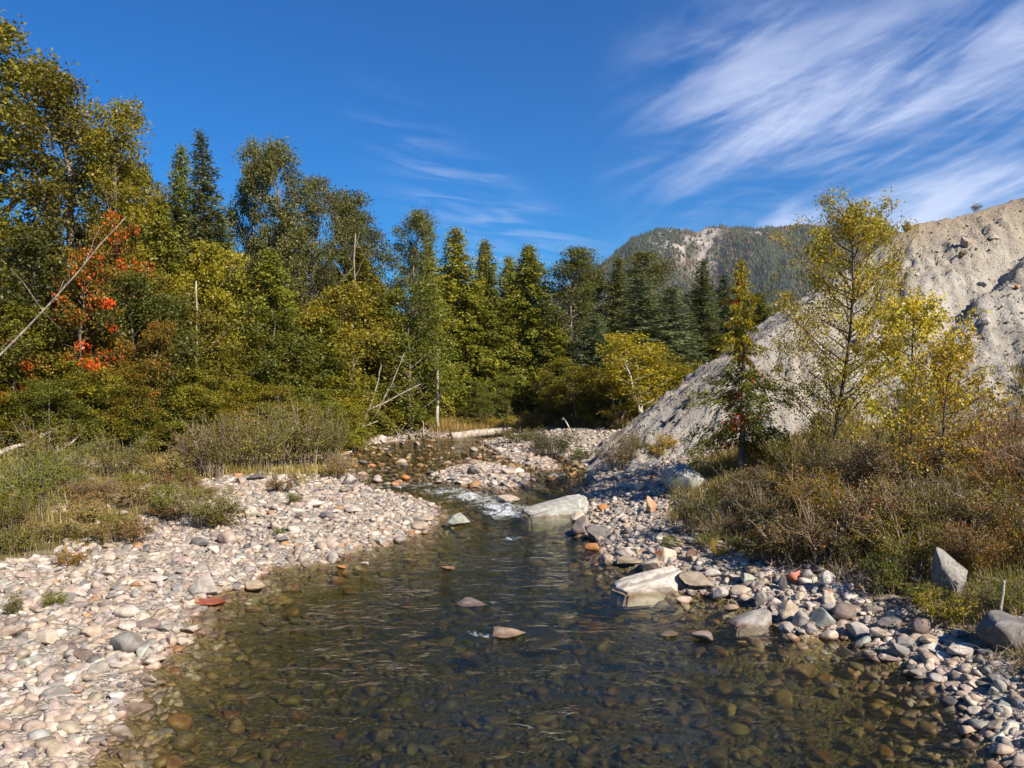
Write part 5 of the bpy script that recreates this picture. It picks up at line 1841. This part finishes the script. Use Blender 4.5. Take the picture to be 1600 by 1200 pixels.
def grass_patch(name, poly_list, n, h0, h1, label, seed, w=0.010, extra=None):
    r = np.random.RandomState(seed)
    pts = []
    for poly, share in poly_list:
        lo, hi = poly.min(0), poly.max(0)
        need = int(n * share)
        got = 0
        while got < need:
            p = r.uniform(lo, hi, (need * 3, 2))
            p = p[inside(p, poly) & (np.abs(p[:, 0]) < p[:, 1] * 0.70 + 1)]
            cl = fbm(p[:, 0] * 1.1, p[:, 1] * 1.1, seed, 3)
            p = p[cl + r.rand(len(p)) * 0.25 > 0.52]
            p = p[:need - got]
            pts.append(p)
            got += len(p)
            if len(p) == 0:
                break
    p = np.concatenate(pts)
    N = len(p)
    z = ground(p[:, 0], p[:, 1])
    hgt = r.uniform(h0, h1, N) * (0.6 + 0.8 * fbm(p[:, 0] * 0.7, p[:, 1] * 0.7, seed + 5, 2))
    az = r.uniform(0, 6.283, N)
    ln = r.uniform(0.1, 0.7, N) * hgt
    b0 = np.column_stack([p, z - 0.01])
    side = np.stack([-np.sin(az), np.cos(az), 0 * az], 1)
    d = np.stack([np.cos(az), np.sin(az), 0 * az], 1)
    ww = w * np.clip(p[:, 1] / 12, 0.8, 2.2) * r.uniform(0.7, 1.4, N)
    mid = b0 + d * (ln * 0.35)[:, None] + np.array([0, 0, 1]) * (hgt * 0.6)[:, None]
    tip = b0 + d * ln[:, None] + np.array([0, 0, 1]) * hgt[:, None]
    v = np.stack([b0 - side * ww[:, None] / 2, b0 + side * ww[:, None] / 2, mid + side * ww[:, None] / 2.6, mid - side * ww[:, None] / 2.6, tip], 1)
    i = np.arange(N)[:, None] * 5
    q = i + np.array([[0, 1, 2, 3]])
    t = i + np.array([[3, 2, 4]])
    tint = np.stack([r.rand(N), fbm(p[:, 0] * 0.8, p[:, 1] * 0.8, seed + 9, 3), 0.75 * fbm(p[:, 0] * 0.5, p[:, 1] * 0.5, seed + 19, 3) + 0.25 * r.rand(N)], 1)
    me = make_mesh(name, v.reshape(-1, 3), tris=t, quads=q, attrs={'tint': np.repeat(tint, 5, 0)})
    tag(link(name, me, MAT['grass']), label, kind='stuff')


grass_patch('left_meadow_grass', [(VEG_L, 1.0)], 70000, 0.10, 0.34, 'dry grass and weeds of the left bank', 3)
grass_patch('right_bank_grass', [(VEG_R, 1.0)], 34000, 0.12, 0.38, 'dry grass between the right bank bushes', 4)
FM = np.array([(-7, 46.5), (-3.2, 46.8), (0.8, 48.2), (3.4, 47), (5, 44), (9, 42), (10, 48), (4, 53), (-8, 52)])
grass_patch('far_meadow_grass', [(FM, 1.0)], 16000, 0.3, 0.7, 'dry grass on the far bank in front of the forest', 6, 0.012)


def wood_obj(name, paths, radii, mat, label, cat, sides=7, group=None, split=None):
    v, q = tubes(np.array(paths), np.array(radii), sides)
    # close the ends with a small cone point
    me = make_mesh(name, v, quads=q, smooth=True)
    o = link(name, me, MAT[mat])
    tag(o, label, cat, group)
    return o


def pole(name, p0, p1, r0, r1, mat, label, cat='dead tree', bend=0.02, seed=0, twigs=0, group='dead trunks'):
    """a bare trunk between two points with stub branches as its own parts"""
    rq = np.random.RandomState(seed + 17)
    p0, p1 = np.array(p0, float), np.array(p1, float)
    L = np.linalg.norm(p1 - p0)
    K = 9
    t = np.linspace(0, 1, K)
    path = p0 + (p1 - p0) * t[:, None] + np.array([1, 0.3, 0.2]) * (np.sin(t * 3.1) * bend * L)[:, None] + rq.normal(0, 0.004 * L, (K, 3))
    rad = r0 + (r1 - r0) * t
    rad[0] *= 1.1
    v, q = tubes(path[None] - p0, rad[None], 8)
    n = len(v)
    v = np.concatenate([v, [path[0] - p0, path[-1] - p0 + unit((p1 - p0)[None])[0] * r1 * 0.8]])
    i = np.arange(8)
    tri = np.concatenate([np.stack([i, np.full(8, n), (i + 1) % 8], 1), np.stack([n - 8 + (i + 1) % 8, np.full(8, n + 1), n - 8 + i], 1)])
    o = link(name, make_mesh(name, v, tris=tri, quads=q, smooth=True), MAT[mat], loc=tuple(p0))
    tag(o, label, cat, group)
    for k in range(twigs):
        tt = rq.uniform(0.35, 0.98)
        b0 = np.array([np.interp(tt, t, path[:, j]) for j in range(3)]) - p0
        d = unit((rand_unit(rq, 1)[0] + 0.6 * unit((p1 - p0)[None])[0])[None])[0]
        ll = L * rq.uniform(0.05, 0.16)
        s = np.linspace(0, 1, 4)
        bp = b0 + d * s[:, None] * ll + np.cumsum(rq.normal(0, 0.02 * ll, (4, 3)), 0)
        bv, bq = tubes(bp[None], (r1 * 0.7 * (1 - 0.8 * s) + 0.004)[None], 4)
        link('branch', make_mesh('branch', bv, quads=bq, smooth=True), MAT[mat], o)
    return o


def P3(u, v, Y):
    return ((u - 800) / F * Y, Y, CAMH - (v - 600) / F * Y)


pole('dead_tree', P3(-170, 725, 24.6), P3(196, 336, 26.4), 0.055, 0.012, 'greywood', 'grey dead trunk leaning across the red leaved tree', twigs=8, seed=1)
g = float(ground((540 - 800) / F * 40.2, 40.2)[0])
pole('bare_snag', ((538 - 800) / F * 40.2, 40.2, g - 0.1), P3(556, 366, 40.2), 0.085, 0.03, 'greywood', 'bare pale snag rising beside the cottonwood tuft', twigs=14, seed=32, bend=0.012)
pole('birch_pole', P3(568, 662, 40), P3(596, 570, 40.5), 0.05, 0.02, 'greywood', 'pale birch pole leaning right at the bank bend', twigs=3, seed=3, bend=0.03)
pole('birch_pole', P3(585, 652, 40.5), P3(632, 552, 41), 0.05, 0.02, 'greywood', 'taller birch pole leaning beside the first leaning pole', twigs=4, seed=4, bend=0.02)
pole('fallen_birch', P3(538, 658, 38), P3(658, 600, 41), 0.05, 0.02, 'greywood', 'fallen birch lying across the leaning poles', twigs=8, seed=5)
pole('fallen_birch', P3(512, 688, 37), P3(590, 658, 40), 0.05, 0.03, 'greywood', 'lower fallen birch stretching to the bank', twigs=4, seed=6)
pole('birch_pole', P3(683, 666, 46.8), P3(682, 535, 46.9), 0.10, 0.06, 'palebark', 'white upright birch trunk at the left of the far meadow', seed=7, bend=0.006)
pole('birch_pole', P3(494, 640, 37.6), P3(502, 512, 37.8), 0.06, 0.035, 'palebark', 'thin white birch stem showing in the left forest', seed=8)
pole('birch_pole', P3(302, 620, 32.6), P3(305, 440, 32.8), 0.05, 0.03, 'deadwood', 'short white stem showing under the dark spruce', seed=9)
pole('drift_log', P3(704, 683, 46.0), P3(797, 671.5, 47.5), 0.26, 0.20, 'deadwood', 'long grey drift log lying along the far shore', cat='log', seed=10, twigs=3, bend=0.004, group='drift logs')
pole('drift_log', P3(-10, 712, 25.5), P3(118, 656, 28), 0.09, 0.04, 'deadwood', 'long thin dead limb slanting over the left bushes', cat='log', seed=11, twigs=10, bend=0.05, group='drift logs')
pole('drift_log', P3(60, 728, 24.5), P3(125, 680, 27), 0.06, 0.03, 'deadwood', 'pale dead limb under the long slanting limb', cat='log', seed=12, twigs=8, group='drift logs')
pole('drift_log', P3(-20, 740, 23.5), P3(45, 727, 25), 0.06, 0.03, 'deadwood', 'short dead limb at the left edge', cat='log', seed=13, twigs=5, group='drift logs')
pole('ridge_log', P3(1040, 668, 29.3), P3(1082, 634, 29.2), 0.20, 0.16, 'darkbark', 'dark log half sunk in the ridge of the slope', cat='log', seed=14, bend=0.05, group='drift logs')
pole('broken_stub', P3(1078, 640, 29.3), P3(1089, 608, 29.4), 0.09, 0.015, 'deadwood', 'pale broken stub pointing up from the ridge', cat='log', seed=15, group='drift logs')
pole('leaning_sapling', P3(905, 700, 43), P3(880, 652, 43.2), 0.06, 0.03, 'palebark', 'pale sapling stem leaning left over the side channel', seed=16, twigs=4)
pole('dead_stick', P3(1562, 955, 10.0), P3(1569, 908, 10.0), 0.022, 0.016, 'deadwood', 'short upright dead stick beside the huge boulder', cat='stick', seed=17, twigs=1, group='dead sticks')
pole('dead_stick', P3(1362, 966, 11.4), P3(1395, 928, 11.8), 0.018, 0.010, 'deadwood', 'dead stick lying on the stones left of the yellow green bush', cat='stick', seed=18, twigs=3, group='dead sticks')
pole('dead_stick', P3(1110, 838, 16.6), P3(1111, 806, 16.6), 0.025, 0.02, 'deadwood', 'upright dead stick in the twiggy brush', cat='stick', seed=19, twigs=2, group='dead sticks')
pole('drift_log', P3(585, 782, 23.3), P3(601, 766, 23.8), 0.06, 0.03, 'deadwood', 'small drift wood piece at the rapids edge', cat='log', seed=20, twigs=2, group='drift logs')

# root tangle and heaps of dead twigs
def tangle(name, u, v, w, h, n, label, seed, mat='twig', rad=0.012):
    rq = np.random.RandomState(seed)
    X, Y, Z = hit(u, v)
    sc = F / Y
    K = 6
    s = np.linspace(0, 1, K)
    e = empty(name, (X, Y, Z))
    P, Rd = [], []
    for i in range(n):
        b0 = np.array([rq.normal(0, 0.22) * w / sc, rq.normal(0, 0.35), 0.0])
        d = unit(np.array([rq.normal(0, 0.8), rq.normal(0, 0.6), rq.uniform(0.2, 1.2)])[None])[0]
        L = h / sc * rq.uniform(0.5, 1.2)
        p = b0 + d * s[:, None] * L + np.cumsum(rq.normal(0, 0.05 * L, (K, 3)), 0) * s[:, None] - np.array([0, 0, 0.25 * L]) * s[:, None] ** 2
        p[:, 2] = np.maximum(p[:, 2], 0.0)
        P.append(p)
        Rd.append(rad * rq.uniform(0.5, 1.6) * (1 - 0.7 * s))
    for k in range(0, n, 40):
        v_, q_ = tubes(np.array(P[k:k + 40]), np.array(Rd[k:k + 40]), 4)
        o = link('twigs', make_mesh('twigs', v_, quads=q_), MAT[mat], e)
        o['kind'] = 'stuff'
    tag(e, label, 'brushwood', 'heaps of dead wood')


tangle('root_tangle', 165, 692, 80, 75, 120, 'dark root tangle at the foot of the left forest', 1, 'deadwood', 0.03)
tangle('twig_heap', 20, 700, 120, 60, 80, 'grey twig heap at the left edge under the slanting limb', 2, 'deadwood', 0.018)
tangle('twig_heap', 100, 735, 110, 45, 80, 'grey twig heap below the root tangle', 3, 'deadwood', 0.014)
tangle('twig_heap', 20, 585, 90, 70, 60, 'tangle of grey dead branches high at the left edge', 4, 'deadwood', 0.02) if False else None
tangle('twig_heap', 620, 684, 80, 24, 60, 'grey driftwood heap under the undercut far bank', 5, 'deadwood', 0.035)
tangle('twig_heap', 665, 684, 70, 24, 50, 'dark driftwood heap right of the narrow red shrub', 6, 'twig', 0.035)
tangle('twig_heap', 1110, 850, 90, 34, 70, 'bare twigs trailing over the right gravel', 7, 'twig', 0.009)
tangle('twig_heap', 1225, 885, 90, 40, 80, 'bare twigs above the reddish stone', 8, 'twig', 0.008)
tangle('twig_heap', 1330, 905, 80, 40, 80, 'bare bent twigs left of the green bush on the stones', 9, 'twig', 0.008)
tangle('twig_heap', 1440, 960, 80, 36, 60, 'bare twigs at the foot of the big upright boulder', 10, 'twig', 0.006)
tangle('twig_heap', 1560, 1035, 90, 50, 60, 'bare twigs in front of the huge dark boulder', 11, 'twig', 0.005)
tangle('twig_heap', 560, 752, 30, 20, 40, 'dry roots hanging into the rapids', 12, 'twig', 0.014)

# ------------------------------------------------------------------ far mountain with its woods
MT_Y = 2200.0
MT = [(-900, 640), (300, 600), (620, 560), (820, 500), (880, 452), (935, 420), (960, 398), (985, 376), (1012, 365), (1045, 357), (1070, 359), (1090, 363), (1120, 352), (1150, 359), (1180, 358), (1215, 357), (1245, 352), (1275, 357),
      (1310, 357), (1340, 348), (1365, 345), (1395, 358), (1440, 385), (1520, 420), (1700, 470), (2300, 560)]


def build_mountain():
    m, nt = new_mat('mountain_ground')
    b = NB(nt)
    g = b.n('ShaderNodeNewGeometry')
    P = g.outputs['Position']
    rock = b.attr('rock').outputs['Fac']
    n1 = b.noise(P, 0.02, 7, 0.65)
    n2 = b.noise(P, 0.006, 5, 0.6)
    wood = b.mix(b.ramp(n1, 0.35, 0.65), (0.028, 0.036, 0.016), (0.065, 0.06, 0.026))
    wood = b.mix(b.ramp(n2, 0.52, 0.66, 0, 0.7), wood, (0.12, 0.078, 0.036))
    rk = b.mix(b.ramp(n1, 0.4, 0.6), (0.13, 0.11, 0.095), (0.33, 0.295, 0.26))
    b.out(b.principled(b.mix(rock, wood, rk), 0.95, b.bump(n1, 0.8, 6.0), 0.1))
    us = np.linspace(-900, 2300, 420)
    ridge = np.interp(us, [p[0] for p in MT], [p[1] for p in MT])
    zr = CAMH + (600 - ridge) / F * MT_Y
    t = np.linspace(-0.25, 1.25, 90)
    X = np.repeat(((us - 800) / F * MT_Y)[None], len(t), 0)
    T = np.repeat(t[:, None], len(us), 1)
    ZR = np.repeat(zr[None], len(t), 0)
    Yf = MT_Y - 700 * (1 - T)
    prof = np.where(T < 1, np.clip(T, 0, 1) ** 1.15, 1 - (T - 1) * 1.6)
    base = -5.0
    spur = fbm(X * 0.006 + 0.002 * Yf, Yf * 0.0035, 91, 4) - 0.5
    sm = fbm(X * 0.03, Yf * 0.03, 95, 3) - 0.5
    Z = base + (ZR - base) * prof + (spur * 260 + sm * 60) * np.clip(T * 1.5, 0, 1) * np.clip((1.0 - T) * 4, 0.0, 1) + sm * 14 * np.clip(T, 0, 1)
    P = np.stack([X, Yf, Z], -1)
    U = np.repeat(us[None], len(t), 0)
    rockm = np.exp(-((U - 1058) / 52) ** 2 - ((T - 0.91) / 0.12) ** 2) * 1.35 + np.exp(-((U - 1118) / 20) ** 2 - ((T - 0.95) / 0.05) ** 2) + 0.8 * np.exp(-((U - 1165) / 26) ** 2 - ((T - 0.93) / 0.06) ** 2)
    rockm = np.clip((rockm * (0.4 + 1.2 * fbm(X * 0.02, Yf * 0.02 + Z * 0.03, 97, 4)) - 0.40) * 5, 0, 1) * (0.2 + 0.8 * (fbm(X * 0.07, Yf * 0.07 + Z * 0.09, 98, 3) > 0.47))
    ny, nx = T.shape
    idx = np.arange(ny * nx).reshape(ny, nx)
    q = np.stack([idx[:-1, :-1], idx[:-1, 1:], idx[1:, 1:], idx[1:, :-1]], -1).reshape(-1, 4)
    me = make_mesh('mountain', P.reshape(-1, 3), quads=q, attrs={'rock': rockm.ravel()}, smooth=True)
    tag(link('mountain', me, m), 'far wooded mountain with pale crags', kind='structure')
    # its trees, a mass of small cones
    r = np.random.RandomState(8)
    n = 46000
    a = r.uniform(840, 1480, n)
    tt = r.uniform(0.25, 1.02, n)
    fu = (a - us[0]) / (us[1] - us[0])
    ft = (tt - t[0]) / (t[1] - t[0])
    i, j = fu.astype(int), ft.astype(int)
    fu, ft = (fu - i)[:, None], (ft - j)[:, None]
    p = (P[j, i] * (1 - fu) + P[j, i + 1] * fu) * (1 - ft) + (P[j + 1, i] * (1 - fu) + P[j + 1, i + 1] * fu) * ft
    rk = rockm[j, i]
    gap = fbm(p[:, 0] * 0.012, p[:, 1] * 0.012, 99, 3)
    ok = (r.rand(n) > rk * 0.93) & (gap + r.rand(n) * 0.6 > 0.42)
    p, gap = p[ok], gap[ok]
    n = len(p)
    h = 4 + 13 * r.beta(1.5, 2.6, n)
    w = h * r.uniform(0.16, 0.34, n)
    K = 5
    az = np.arange(K) / K * 6.283
    ring = np.stack([np.cos(az), np.sin(az), 0 * az], 1)
    base_ = p[:, None, :] + ring[None] * w[:, None, None] * r.uniform(0.7, 1.3, (n, K, 1)) + np.array([0, 0, 1.5])
    apex = p + np.stack([0 * h, 0 * h, h], 1)
    v = np.concatenate([base_, apex[:, None]], 1).reshape(-1, 3)
    o = np.arange(n)[:, None, None] * (K + 1)
    kk = np.arange(K)
    tri = (np.stack([kk, (kk + 1) % K, np.full(K, K)], 1)[None] + o).reshape(-1, 3)
    big = fbm(p[:, 0] * 0.006, p[:, 1] * 0.006 + p[:, 2] * 0.006, 103, 3)
    tint = np.stack([r.rand(n), r.rand(n), np.clip(0.55 * r.rand(n) + 0.75 * big, 0, 1)], 1)
    me = make_mesh('mountain_forest', v, tris=tri, attrs={'tint': np.repeat(tint, K + 1, 0)})
    tag(link('mountain_forest', me, MAT['farforest']), 'far woods covering the mountain side', kind='stuff')


build_mountain()


def build_haze():
    m, nt = new_mat('thin_valley_haze')
    b = NB(nt)
    pv = b.n('ShaderNodeVolumePrincipled')
    pv.inputs['Color'].default_value = (0.80, 0.88, 1.0, 1)
    pv.inputs['Density'].default_value = 0.000062
    pv.inputs['Anisotropy'].default_value = 0.2
    o = b.n('ShaderNodeOutputMaterial')
    b.l(pv.outputs[0], o.inputs['Volume'])
    x0, x1, y0, y1, z0, z1 = -4200, 4200, -120, 3400, -8, 490
    v = [(x, y, z) for z in (z0, z1) for y in (y0, y1) for x in (x0, x1)]
    q = [(0, 2, 3, 1), (4, 5, 7, 6), (0, 1, 5, 4), (2, 6, 7, 3), (0, 4, 6, 2), (1, 3, 7, 5)]
    me = make_mesh('haze', v, quads=q)
    tag(link('haze', me, m), 'thin blue air over the valley', kind='stuff')


build_haze()


def part_twins():
    """things that would read alike: say which of them each one is, by its place from the left"""
    bylab = {}
    for o in COL.objects:
        if o.parent is None and o.get('label') and o.get('group') and o['group'] != 'inner forest trees':
            bylab.setdefault(o['label'], []).append(o)
    words = ('leftmost', 'second from left', 'third from left', 'fourth from left', 'fifth from left', 'sixth from left', 'seventh from left', 'eighth from left', 'ninth from left')
    for lab, os_ in bylab.items():
        if len(os_) < 2:
            continue
        os_.sort(key=lambda o: o.location.x / max(o.location.y, 1))
        for i, o in enumerate(os_):
            w = ('left one', 'right one')[i] if len(os_) == 2 else 'rightmost' if i == len(os_) - 1 else words[min(i, 8)]
            o['label'] = lab + ', ' + w


part_twins()
